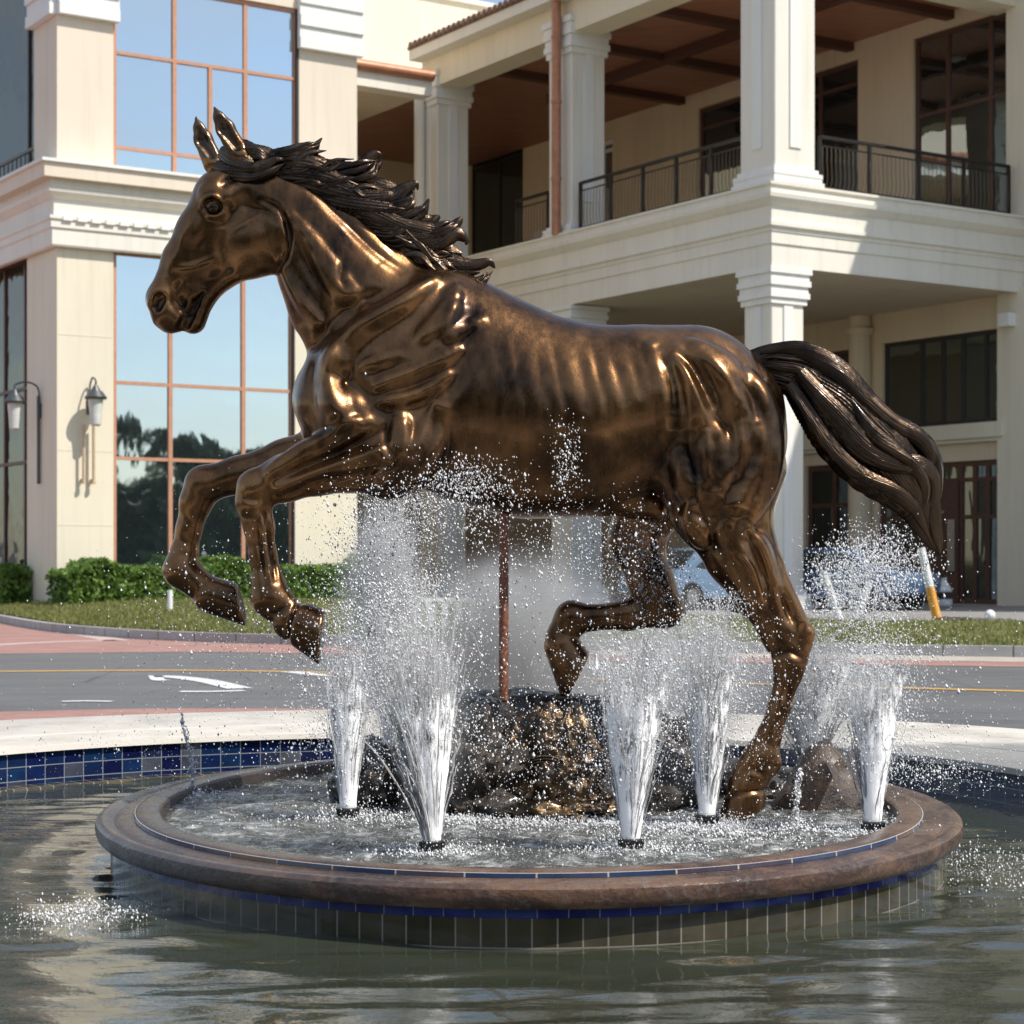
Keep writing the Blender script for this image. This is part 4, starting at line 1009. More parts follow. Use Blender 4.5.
def make_rocks():
    r = empty('rock_mound', (.05, 9.75, .02)); tag(r, 'dark wet rock mound with gilded ridges under the horse and the rusty post', 'rock')
    rock_mesh('boulder', (.12, 9.85, .12), (.66, .56, .58), 3, M['rock'], r, 6, .48, 1.7, flat=.44, taper=.45)
    rock_mesh('boulder', (-.18, 9.6, .10), (.34, .36, .36), 8, M['rock'], r, 6, .45, 1.7)
    rock_mesh('boulder', (.42, 9.8, .06), (.30, .36, .34), 12, M['rock'], r, 5, .45, 1.9)
    gb = rock_mesh('gilded_ridge', (.17, 9.42, .17), (.26, .17, .30), 21, M['rock_gold'], r, 6, .35, 1.5); tag(gb, 'gilded bronze folds of the rock')
    rock_mesh('gilded_ridge', (.28, 9.44, .34), (.11, .12, .20), 25, M['rock_gold'], r, 5, .3, 1.4)
    rock_mesh('gilded_ridge', (.02, 9.42, .30), (.09, .10, .16), 31, M['rock_gold'], r, 5, .3, 1.3)
    rock_mesh('gilded_ridge', (.24, 9.30, .05), (.25, .14, .11), 35, M['rock_gold'], r, 5, .35, 1.6)
    # spiral shell relief
    L = []
    for k in range(7):
        a0 = 2.2 + k * .05; pts = []
        for q in range(9):
            a = a0 + q * .42; rr = 8 + k * 3.3
            pts.append((544 + rr * math.cos(a) * 1.15, 780 + rr * math.sin(a) * .85, -46 - k * .3, 1.5 * math.sin(math.pi * (q + .6) / 9.4)))
        L.append(lock(pts, 40, 10, 4, .05, 0, k, 1))
    np_mesh('shell_relief', *join_np(L), M['rock_gold'], r)
    o = rock_mesh('rock', (-.66, 9.9, .06), (.23, .26, .26), 41, M['rock'], None, 5, .45, 1.8); tag(o, 'black wet rock between the two left water jets', 'rock')
    o = rock_mesh('rock', (-.46, 10.0, .08), (.2, .24, .20), 43, M['rock'], None, 5, .45, 1.8); tag(o, 'low dark rock touching the left foot of the mound', 'rock')
    o = rock_mesh('rock', (.80, 9.85, .12), (.20, .24, .34), 47, M['rock'], None, 5, .35, 1.5); tag(o, 'upright black rock behind the jet left of the standing hoof', 'rock')
    o = rock_mesh('rock', (1.56, 9.7, .03), (.25, .22, .30), 53, M['rock_brown'], None, 3, .30, 1.2, facet=1.2, taper=.2); tag(o, 'brown faceted rock right of the standing hoof', 'rock')
    o = rock_mesh('rock', (1.16, 10.1, .05), (.22, .2, .16), 58, M['rock'], None, 5, .4, 1.7); tag(o, 'small dark rock just behind the standing hoof', 'rock')
    # post
    mb = MB(); mb.tube(ground3(503.5, 700, 9.45), ground3(504, 500, 9.45), .0235, .0235, 16)
    o = mb.build('support_post', M['rust'], smooth=True); tag(o, 'thin rusty steel post rising from the rocks to the horse belly', 'post')
def ground3(px, py, Y): return ((px - 512) / FP * Y, Y, CAMH - (py - HZ) * Y / FP)

# ---------------------------------------------------------------- water jets
# nozzle px, py, depth, top py, number of strands, half spread at top (m), lean (m), label, droplets
JETS = [
 (432, 852, 8.10, 575, 330, .26, -.10, 'tallest white fan of water in front, left of the mound', 5200),
 (348, 818, 9.18, 600, 170, .15, -.02, 'narrow water jet at the far left, under the raised front hooves', 2600),
 (631, 850, 8.16, 628, 210, .20, .03, 'front water jet just right of the gilded rock', 3600),
 (707, 825, 8.93, 592, 230, .19, .02, 'water jet beside the toe of the standing hoof', 4200),
 (873, 832, 8.70, 640, 210, .15, .01, 'rightmost water jet near the rim of the plinth', 3400),
 (812, 792, 10.6, 625, 260, .34, 0, 'wide misty water jet behind the brown rock', 3600),
 (392, 775, 11.2, 470, 260, .26, -.02, 'tall misty water column rising behind the front legs to the belly', 6500),
 (652, 772, 11.3, 560, 200, .28, 0, 'misty water jet behind the rock mound', 3600),
 (520, 770, 11.4, 600, 120, .34, 0, 'low misty water jet behind the rusty post', 2600)]
JETBASE = [((j[0] - 512) / FP * j[2], j[2]) for j in JETS] + [((187-512)/FP*9.99, 9.99), ((801-512)/FP*8.63, 8.63)]
def droplets(P, r, seed):
    """tiny octahedral drops"""
    rs = np.random.RandomState(seed); n = len(P)
    o = np.array([(1,0,0),(-1,0,0),(0,1,0),(0,-1,0),(0,0,1),(0,0,-1)], float)
    st = np.stack([np.ones(n), np.ones(n), rs.uniform(1, 2.2, n)], 1)
    V = P[:, None, :] + o[None] * (r[:, None] * st)[:, None, :]
    f = np.array([(0,2,4),(2,1,4),(1,3,4),(3,0,4),(2,0,5),(1,2,5),(3,1,5),(0,3,5)])
    return V.reshape(-1, 3), (np.arange(n)[:, None, None] * 6 + f[None]).reshape(-1, 3)
def ribbons(paths, rad):
    """tapered 4-sided strands: paths (n, k, 3), rad (n, k)"""
    n, k, _ = paths.shape
    off = np.array([(1, 0, 0), (0, 1, 0), (-1, 0, 0), (0, -1, 0)], float)
    V = paths[:, :, None, :] + off[None, None] * rad[:, :, None, None]
    idx = np.arange(n * k * 4).reshape(n, k, 4); F = []
    for q in range(4):
        a = idx[:, :-1, q]; b_ = idx[:, :-1, (q+1) % 4]; c = idx[:, 1:, (q+1) % 4]; d = idx[:, 1:, q]
        F.append(np.stack([a, b_, c, d], -1).reshape(-1, 4))
    return V.reshape(-1, 3), np.concatenate(F)
def make_jets():
    g = 9.8
    for ji, (px, py, Y, top, ns, spr, lean, lab, nd) in enumerate(JETS):
        rs = np.random.RandomState(100 + ji); ns = int(ns * 1.25)
        x0 = (px - 512) / FP * Y; z0 = .085; H = CAMH - (top - HZ) * Y / FP - z0
        root = empty('fountain_jet', (x0, Y, 0)); tag(root, lab, 'fountain jet', 'water jets on the plinth')
        mb = MB(); mb.tube((x0, Y, -.1), (x0, Y, z0 + .005), .046, .050, 24); mb.tube((x0, Y, z0 + .005), (x0, Y, z0 + .010), .050, .040, 24)
        for k in range(12):
            a = k * math.pi / 6; mb.tube((x0 + .048*math.cos(a), Y + .048*math.sin(a), -.02), (x0 + .051*math.cos(a), Y + .051*math.sin(a), z0 + .003), .004, .004, 5)
        mb.build('nozzle', M['black_plastic'], root, smooth=True)
        # strands on ballistic paths
        hf = H * (1 - .55 * rs.rand(ns) ** 1.5); vz = np.sqrt(2 * g * hf); a = rs.rand(ns) * 6.283
        u = np.sqrt(rs.rand(ns)) * (1.15 - .5 * hf / H)
        tt = vz / g; vr = spr * u / tt * 1.25; ru = .040 * u
        fall = rs.rand(ns) < .22; T = tt * np.where(fall & (rs.rand(ns) < .35), rs.uniform(1.0, 1.6, ns), rs.uniform(.25, .9, ns))
        k = 16; t = T[:, None] * np.linspace(0, 1, k)[None] 
        jx = .012 * np.cumsum(rs.normal(0, 1, (ns, k)), 1) * np.linspace(0, .7, k); jy = .012 * np.cumsum(rs.normal(0, 1, (ns, k)), 1) * np.linspace(0, .7, k)
        vr = vr * (1 + .28 * np.sin(2 * a + ji * 1.7) + .18 * np.sin(5 * a + ji)); sw = .10 * math.sin(ji * 2.3) * spr
        PX = x0 + sw * t ** 2 * 4 + (ru * np.cos(a))[:, None] + (vr * np.cos(a) + lean / tt)[:, None] * t + jx
        PY = Y + (ru * np.sin(a))[:, None] + (vr * np.sin(a))[:, None] * t + jy
        PZ = z0 + .01 + vz[:, None] * t - g / 2 * t ** 2
        rad = rs.uniform(.0016, .0042, ns)[:, None] * (1 - np.linspace(0, .80, k)[None] ** 1.2) * (1 + .35 * rs.randn(ns, k)).clip(.25, 2)
        rad[:, -1] = .0002
        Vv, F = ribbons(np.stack([PX, PY, PZ], -1), rad)
        # white core of the jet
        na, nk = 56, 40; A_ = np.linspace(0, 2*np.pi, na, endpoint=False); cores = []
        for (uu, hh, seed_) in ((.80, .95, 1),):
            tm = math.sqrt(2 * g * H * hh) / g; vz_ = tm * g; tk = tm * np.linspace(0, .72, nk)
            vr_ = spr * uu / (math.sqrt(2 * H / g)) * 1.25
            flut = 1 + .10 * np.sin(A_ * 9 + seed_) + .08 * np.sin(A_ * 17 + 2 * seed_) + .05 * rs.normal(0, 1, na)
            rr_ = (.042 * (.45 + .55 * uu) + (vr_ * tk)[:, None] * flut[None]) * (1 + .03 * rs.normal(0, 1, (nk, na)))
            Vc = np.stack([x0 + (sw * 4 * tk ** 2)[:, None] + (lean / tm * tk)[:, None] + rr_ * np.cos(A_), Y + rr_ * np.sin(A_), np.broadcast_to((z0 + .008 + vz_ * tk - g / 2 * tk**2)[:, None], rr_.shape)], -1).reshape(-1, 3)
            i_ = np.arange(nk-1)[:, None] * na; j_ = np.arange(na)[None]; j2_ = (j_ + 1) % na
            cores.append((Vc, np.stack([i_ + j_, i_ + j2_, i_ + na + j2_, i_ + na + j_], -1).reshape(-1, 4)))
        np_mesh('water_column', *join_np(cores), M['jet_core'], root)['kind'] = 'stuff'
        np_mesh('water_strands', Vv, F, M['jet'], root)['kind'] = 'stuff'
        # droplets following the same motion, past the break-up
        m_ = int(nd * 1.5); i = rs.randint(0, ns, m_); tq = tt[i] * rs.uniform(.15, 1.9, m_) ** .9
        sp = .01 + .10 * (tq / tt[i]) * rs.rand(m_)
        P = np.stack([x0 + sw * 4 * tq ** 2 + (vr[i] * np.cos(a[i]) + lean / tt[i]) * tq + rs.normal(0, 1, m_) * sp, Y + vr[i] * np.sin(a[i]) * tq + rs.normal(0, 1, m_) * sp,
                      z0 + vz[i] * tq - g / 2 * tq ** 2 + rs.normal(0, .03, m_)], 1)
        P = P[P[:, 2] > .05]
        # splash ring at the foot
        q = 500; aa = rs.rand(q) * 6.28; rr = np.abs(rs.normal(0, .16, q)); S = np.stack([x0 + rr*np.cos(aa), Y + rr*np.sin(aa), .048 + np.abs(rs.normal(0, .03, q))], 1)
        P = np.concatenate([P, S]); r = rs.lognormal(math.log(.0019), .42, len(P)).clip(.0008, .0065)
        Vv, F = droplets(P, r, ji); np_mesh('droplets', Vv, F, M['spray'], root, smooth=True)['kind'] = 'stuff'
    # trickles
    for (px, py, Y, top, lab) in ((187, 802, 9.99, 712, 'thin trickling jet near the left rim of the plinth'), (801, 840, 8.63, 768, 'small bubbling jet in front of the brown rock')):
        rs = np.random.RandomState(px); x0 = (px-512)/FP*Y; H = CAMH - (top-HZ)*Y/FP
        root = empty('fountain_jet', (x0, Y, 0)); tag(root, lab, 'fountain jet', 'water jets on the plinth')
        mb = MB(); mb.tube((x0, Y, -.1), (x0, Y, .05), .028, .03, 20); mb.build('nozzle', M['black_plastic'], root, smooth=True)
        z = .06 + (H - .06) * rs.rand(320) ** 1.3; w_ = .006 + .03 * (1 - z / H)
        sgn = (px > 500) * -.02 + (px < 500) * .03
        P = np.stack([x0 + sgn * np.sin(z * 9) + rs.normal(0, 1, 320) * w_ * .6, Y + rs.normal(0, 1, 320) * w_, z], 1)
        P2 = np.stack([x0 + rs.normal(0, .06, 260), Y + rs.normal(0, .08, 260), .05 + np.abs(rs.normal(0, .03, 260))], 1); P = np.concatenate([P, P2])
        Vv, F = droplets(P, rs.lognormal(math.log(.0028), .4, len(P)), px); np_mesh('droplets', Vv, F, M['spray'], root)['kind'] = 'stuff'
        k = 12; t = np.linspace(0, 1, k); L = []
        pth = np.stack([x0 + sgn * np.sin((.06 + H*t*.8) * 9) , Y + 0*t, .06 + (H - .06) * t * .8], -1)[None] + rs.normal(0, .004, (5, k, 3))
        Vv, F = ribbons(pth, np.full((5, k), .004) * (1 - .8 * t)); np_mesh('water_strands', Vv, F, M['jet'], root)['kind'] = 'stuff'
    # free spray in the air around the statue
    rs = np.random.RandomState(77); L = []
    def cloud(n, c, s, r0=.0022, sig=.45, ang=0):
        P = rs.normal(0, 1, (n, 3)) * np.array(s); P += np.array(c); P = P[P[:, 2] > .05]
        L.append(droplets(P, rs.lognormal(math.log(r0), sig, len(P)).clip(.0008, .008), rs.randint(9999)))
    cloud(5200, ground3(855, 590, 10.6), (.14, .3, .12), .0024); cloud(2500, ground3(880, 560, 10.6), (.13, .3, .10), .0024)
    cloud(1800, ground3(845, 640, 10.2), (.30, .5, .12)); cloud(1600, ground3(440, 505, 9.0), (.20, .12, .10)); cloud(600, ground3(470, 480, 9.0), (.10, .05, .05)); cloud(1500, ground3(585, 545, 9.2), (.26, .10, .13))
    cloud(1700, ground3(650, 560, 9.52), (.12, .04, .17)); cloud(330, ground3(567, 462, 8.95), (.035, .03, .10), .0022); cloud(2600, ground3(370, 560, 9.3), (.13, .4, .22))
    cloud(1200, ground3(300, 640, 10.3), (.38, .6, .18), .0022); cloud(900, ground3(240, 600, 9.2), (.3, .4, .2), .0020); cloud(2600, ground3(520, 760, 9.05), (.55, .18, .2)); cloud(2400, ground3(700, 700, 9.3), (.7, .5, .25))
    cloud(1500, ground3(930, 770, 10.5), (.25, .4, .07)); cloud(1500, ground3(860, 700, 10.2), (.22, .4, .2)); cloud(700, ground3(150, 740, 10.5), (.4, .5, .15), .0018); cloud(1500, ground3(460, 600, 9.3), (.3, .6, .25))
    V_all, F_all = join_np(L); o = np_mesh('spray_drops', V_all, F_all, M['spray']); tag(o, 'fine white water drops flying about the horse and jets', 'spray', kind='stuff')
    # drips over the belly and along the plinth
    # foam patches on the basin
    L = []; 
    for (jx, jy) in JETBASE + [(.1, 9.0), (.45, 8.95), (-.25, 9.1), (1.0, 8.6), (1.9, 9.7), (1.7, 10.4), (.8, 8.9)]:
        n = 1150; rr = np.abs(rs.normal(0, .17, n)) * (.4 + 1.2 * rs.rand()); aa = rs.rand(n) * 6.28; P = np.stack([jx + rr*np.cos(aa)*1.5, jy + rr*np.sin(aa), .046 + np.abs(rs.normal(0, .009, n))], 1)
        inn = ((P[:, 0] - PL[0]) / 1.75) ** 2 + ((P[:, 1] - PL[1]) / 2.2) ** 2 < 1; P = P[inn]
        L.append(droplets(P, rs.lognormal(math.log(.0020), .5, len(P)).clip(.0008, .006), 1))
    for (fx, fy, n, sx, sy) in ((-1.72, 7.75, 900, .13, .18), (2.25, 8.9, 900, .2, .5)):
        P = np.stack([fx + rs.normal(0, sx, n), fy + rs.normal(0, sy, n), -.150 + np.abs(rs.normal(0, .006, n))], 1)
        L.append(droplets(P, rs.lognormal(math.log(.0020), .5, n).clip(.0008, .006), 2))
    o = np_mesh('foam', *join_np(L), M['spray']); tag(o, 'white foam and bubbles floating on the fountain water', 'foam', kind='stuff')
    # mist
    def mist(c, s, mt):
        bm = uv_ball(1, 24, 16); o = bm_obj('mist', bm, M[mt], None, loc=c); o.scale = s; return o
    ms = [(ground3(385, 620, 10.9), (.34, .7, .80), 'mist_dense'), (ground3(520, 650, 11.2), (.80, .8, .70), 'mist_dense'), (ground3(690, 680, 10.9), (.55, .8, .55), 'mist'),
          (ground3(812, 700, 10.8), (.38, .6, .45), 'mist_dense'), (ground3(430, 720, 8.4), (.24, .25, .50), 'mist'), (ground3(715, 700, 9.3), (.20, .25, .45), 'mist')]
    for ji, j in enumerate(JETS[:6]):
        H = CAMH - (j[3] - HZ) * j[2] / FP; x0 = (j[0] - 512) / FP * j[2]; sw = .10 * math.sin(ji * 2.3) * j[5]
        if ji > 9: ms.append(((x0 + j[6] * .45, j[2], H * .48), (j[5] * .85, j[5] * .85, H * .56), 'mist_core'))
    for i, (c, s, mt) in enumerate(ms): tag(mist(c, s, mt), 'pale water mist drifting round the jets', 'mist', 'mist about the fountain', kind='stuff')

# ---------------------------------------------------------------- left building
L0 = ((57 - 512) / FP * 44.5, 44.5)
FA = Frame(L0, U, -V_); FS = Frame(L0, V_, -U)
def column(fr_c, s0, s1, w, z0, z1, parent, cap=None, base=None, m='ivory', n_in=0.0, nm='column'):
    pass
def wrap_path(fa, s_end, fs, t_end, ext=0.0):
    """corner path seen from outside: along the side wall to the corner then along the front"""
    a = fs.p(t_end, 0)[:2]; c = fa.p(0, 0)[:2]; b_ = fa.p(s_end, 0)[:2]
    return [a, c, b_]
def pil_box(mb, fa, s0, s1, z0, z1, out, dep): mb.fbox(fa, s0, s1, z0, z1, -dep, out)
def make_left_building():
    root = empty('hotel_wing', (*L0, .1)); tag(root, 'cream hotel wing with two storeys of blue reflecting windows, left of the horse', 'building')
    zb = .05; ztop = 20.0
    sP1 = FA.s_at(113.5); sW1 = FA.s_at(117); sW2 = FA.s_at(295); sEnd = FA.s_at(357)
    zc0 = FA.z_at(57, 247); zc1 = FA.z_at(57, 163.5)
    lo = (sP1, sW2, .55, FA.z_at(118, 250)); up = (sP1, FA.s_at(299), FA.z_at(122, 173), FA.z_at(300, 9))
    mb = MB(); wall_open(mb, FA, 0, sEnd, zb, zc0 + .3, [lo], .35); mb.build('lower_wall', M['cream'], root)
    mb = MB(); wall_open(mb, FA, 0, sEnd, zc1 - .4, ztop, [up], .35); mb.build('upper_wall', M['tan'], root)
    # side wall (towards the left edge of the picture)
    t1 = FS.s_at(27); 
    lo2 = (t1, 14.0, .5, FS.z_at(27, 252)); up2 = (FS.s_at(34), 14.0, zc1 - .1, 17.5)
    mb = MB(); wall_open(mb, FS, 0, 26, zb, zc0 + .3, [lo2], .45); mb.build('lower_wall', M['cream'], root)
    mb = MB(); wall_open(mb, FS, 0, 26, zc1 - .4, ztop, [up2], .8); mb.build('upper_wall', M['tan'], root)
    mb = MB(); mb.quad(FA.p(0, ztop), FA.p(sEnd, ztop), FA.p(sEnd, ztop, -26), FA.p(0, ztop, -26)); mb.quad(FA.p(sEnd, zb), FA.p(sEnd, ztop), FA.p(sEnd, ztop, -26), FA.p(sEnd, zb, -26))
    mb.build('roof', M['tan'], root)
    vx = [FA.s_at(172), FA.s_at(245)]
    window(FA, lo, root, M['glass_sky'], M['copper_frame'], vx, [FA.z_at(118, 382), FA.z_at(118, 458)], .10, .12)
    z52, z147 = FA.z_at(122, 52), FA.z_at(122, 147)
    window(FA, up, root, M['glass_sky'], M['copper_frame'], [FA.s_at(176), FA.s_at(247)], [z147, z52], .10, .12, partial=[(FA.s_at(212), z147, z52)])
    window(FS, lo2, root, M['glass_side'], M['brown_frame'], [FS.s_at(14), FS.s_at(-6)], [FS.z_at(14, 388), FS.z_at(14, 462)], .10, .3)
    window(FS, up2, root, M['glass_side'], M['dark_frame'], [FS.s_at(17), FS.s_at(2)], [], .10, .7)
    # small curtains seen through, balcony rail on the side
    mb = MB(); z0 = FS.z_at(27, 200); zt = z0 + 1.25
    sA, sB = FS.s_at(36), 13.5
    mb.fbox(FS, sA, sB, zt - .04, zt + .03, -.2, -.14); mb.fbox(FS, sA, sB, z0 + .1, z0 + .13, -.19, -.15)
    for k in range(40):
        s_ = sA + (sB - sA) * k / 39; mb.fbox(FS, s_ - .012, s_ + .012, z0 - .2, zt - .04, -.185, -.155)
    mb.build('railing', M['bronze_iron'], root)
    # cornice: wraps the corner
    e = sEnd + .0
    path = [FS.p(26, 0)[:2], FA.p(0, 0)[:2], FA.p(e, 0)[:2]]
    h = lambda f: zc0 + (zc1 - zc0) * f
    prof = [(0.02, h(0)), (.16, h(0)), (.18, h(.02)), (.18, h(.20)), (.22, h(.22)), (.22, h(.30)), (.26, h(.32)), (.26, h(.36)), (.12, h(.37)), (.12, h(.57)), (.16, h(.58)), (.28, h(.64)), (.30, h(.68)), (.22, h(.70)), (.20, h(.76)), (.20, h(.80)), (.02, h(.80))]
    sweep('cornice', path, prof, M['ivory'], root, smooth=False)
    path2 = [FS.p(FS.s_at(9), 0)[:2], FA.p(0, 0)[:2], FA.p(e, 0)[:2]]
    sweep('ledge', path2, [(.02, h(.792)), (.46, h(.795)), (.46, h(.955)), (.50, h(.965)), (.50, h(1.0)), (.02, h(1.0))], M['tan'], root, smooth=False)
    sweep('ledge_cap', path2, [(.50, h(.965)-.0), (.53, h(.968)), (.53, h(1.005)), (.0, h(1.012))], M['white_trim'], root, smooth=False)
    mb = MB()
    s_ = .05
    while s_ < e - .2: mb.fbox(FA, s_, s_ + .22, h(.305), h(.36), .221, .285); s_ += .34
    mb.build('dentils', M['white_trim'], root)
    # ribbed capitals on the upper piers
    for (fr, a, b_, zz0, zz1) in ((FA, 0, sP1, FA.z_at(57, 14), ztop - 2.5), (FA, FA.s_at(301), sEnd, FA.z_at(301, 49), ztop - 2.2), (FS, -.0, FS.s_at(34), FA.z_at(57, 14), ztop - 2.5)):
        mb = MB(); z = zz0; k = 0
        while z < zz1:
            o_ = (.14, .10, .16, .11)[k % 4] + .02 * (k // 4); mb.fbox(fr, a - (.1 if fr is FA and a > 1 else 0) - .0, b_ + .1, z, z + .27, .003, o_ + .04); z += .272; k += 1
        mb.build('capital', M['white_trim'], root)
    # dark strips standing in for the shadow line beside both front windows
    mb = MB(); mb.fbox(FA, FA.s_at(296.5), FA.s_at(299)-.005, up[2] + .02, up[3] - .02, -.1, .01); mb.fbox(FA, FA.s_at(293), FA.s_at(295)-.005, lo[2] + .02, lo[3] - .02, -.1, .01); mb.build('shade_strip', M['dark_frame'], root)
    for yy in (334, 450, 525): mb = MB(); mb.fbox(FA, 0.02, sP1 - .02, FA.z_at(57, yy) - .010, FA.z_at(57, yy) + .010, .001, .005); mb.build('render_joint', M['tan'], root)
    # desk and cabinet just inside the lower window
    # wall lanterns
    def lantern(fr, s_, zc, arm, lab, k=1.0, bar=0.0):
        r = empty('wall_lantern', fr.p(s_, zc, 0)); tag(r, lab, 'wall lamp', 'wall lanterns on the corner pier')
        P = lambda ds, z, out: fr.p(s_ + ds, zc + z, out)
        mb = MB()
        pts = [P(bar, -.1, .03), P(bar, .45, .05), P(bar, .62, .14), P(bar*.5, .68, arm*.6), P(0, .60, arm), P(0, .48, arm)]
        mb.path([tuple(q) for q in catmull(pts, 5)], .022, 8); mb.fbox(fr, s_ + bar - .06, s_ + bar + .06, zc - .15, zc + .2, .0, .04); mb.build('bracket', M['lamp_metal'], r, smooth=True)
        mb = MB(); c = P(0, 0, arm)
        mb.tube((c[0], c[1], c[2] + .50), (c[0], c[1], c[2] + .36), .04, .12, 20); mb.tube((c[0], c[1], c[2] + .36), (c[0], c[1], c[2] + .22), .15, .25, 20); mb.tube((c[0], c[1], c[2] + .22), (c[0], c[1], c[2] + .17), .26, .24, 20)
        mb.build('hood', M['lamp_metal'], r, smooth=True)
        mb = MB(); mb.tube((c[0], c[1], c[2] + .17), (c[0], c[1], c[2] - .40), .17, .12, 20); mb.tube((c[0], c[1], c[2] - .40), (c[0], c[1], c[2] - .44), .13, .09, 20)
        mb.build('lamp_glass', M['lamp_glass'], r, smooth=True)
        return r, c
    r, c = lantern(FA, FA.s_at(89), FA.z_at(89, 408), .42, 'lantern with two long metal rods on the sunlit front of the corner pier')
    mb = MB()
    for ds in (-.07, .17): 
        q = FA.p(FA.s_at(89) - .12 + ds, 0, .16); mb.tube((q[0], q[1], c[2] - .40), (q[0], q[1], FA.z_at(89, 482)), .035, .035, 10); mb.tube((q[0], q[1], FA.z_at(89, 482)), (q[0], q[1], FA.z_at(89, 482) - .05), .06, .06, 8)
        w_ = FA.p(FA.s_at(89) - .12 + ds, 0, 0); mb.tube((q[0], q[1], FA.z_at(89, 480)), (w_[0], w_[1], FA.z_at(89, 480)), .03, .03, 8)
    mb.build('rod', M['stick_tan'], r, smooth=True)
    r, c = lantern(FS, FS.s_at(41), FS.z_at(41, 412), .62, 'lantern on a long dark arm on the shaded side of the corner pier')
    mb = MB(); q = FS.p(FS.s_at(41), 0, .06); mb.tube((q[0], q[1], FS.z_at(41, 484)), (q[0], q[1], FS.z_at(41, 396)), .04, .04, 10); mb.build('rod', M['lamp_metal'], r, smooth=True)
    # hedges
def hedge(name, fr, s0, s1, n0, n1, z0, z1, cnt, lab, seed):
    rs = np.random.RandomState(seed); r = empty(name, fr.p((s0+s1)/2, z0, (n0+n1)/2)); tag(r, lab, 'hedge', 'clipped hedges at the foot of the hotel wing')
    s_ = s0 + (s1 - s0) * rs.rand(cnt); hgt = z1 - z0 + .38 * np.array([mnoise.noise(Vector((a * 1.3, seed, 0))) for a in s_]) + .12 * np.array([mnoise.noise(Vector((a * 5, seed, 0))) for a in s_])
    v = rs.rand(cnt); n_ = n0 + (n1 - n0) * (1 - (1 - rs.rand(cnt)) ** 1.6); z = z0 + hgt * np.where(rs.rand(cnt) < .35, 1 - .12 * rs.rand(cnt), v)
    P = np.stack([fr.o[0] + fr.d[0] * s_ + fr.n[0] * n_, fr.o[1] + fr.d[1] * s_ + fr.n[1] * n_, z], 1)
    V, F = leafquads(P, rs, .03, .11); np_mesh('foliage', V, F, M['leaf'], r, smooth=False)
    mb = MB()
    for k in range(int((s1 - s0) * 3)):
        a = s0 + (s1 - s0) * rs.rand(); q = fr.p(a, z0 - .1, n0 + (n1 - n0) * rs.uniform(.3, .9)); mb.tube(q, (q[0] + rs.uniform(-.1, .1), q[1] + rs.uniform(-.1, .1), z0 + (z1 - z0) * .7), .016, .008, 5)
    mb.build('stems', M['trunk'], r)['kind'] = 'stuff'
    return r
def leafquads(P, rs, a0, a1):
    n = len(P); sz = rs.uniform(a0, a1, n); d = rs.normal(0, 1, (n, 3)); d /= np.linalg.norm(d, axis=1)[:, None]
    e = np.cross(d, rs.normal(0, 1, (n, 3))); e /= np.linalg.norm(e, axis=1)[:, None]
    V = np.stack([P - d * sz[:, None], P + e * (sz * .45)[:, None], P + d * sz[:, None], P - e * (sz * .45)[:, None]], 1).reshape(-1, 3)
    return V, np.arange(n * 4).reshape(n, 4)

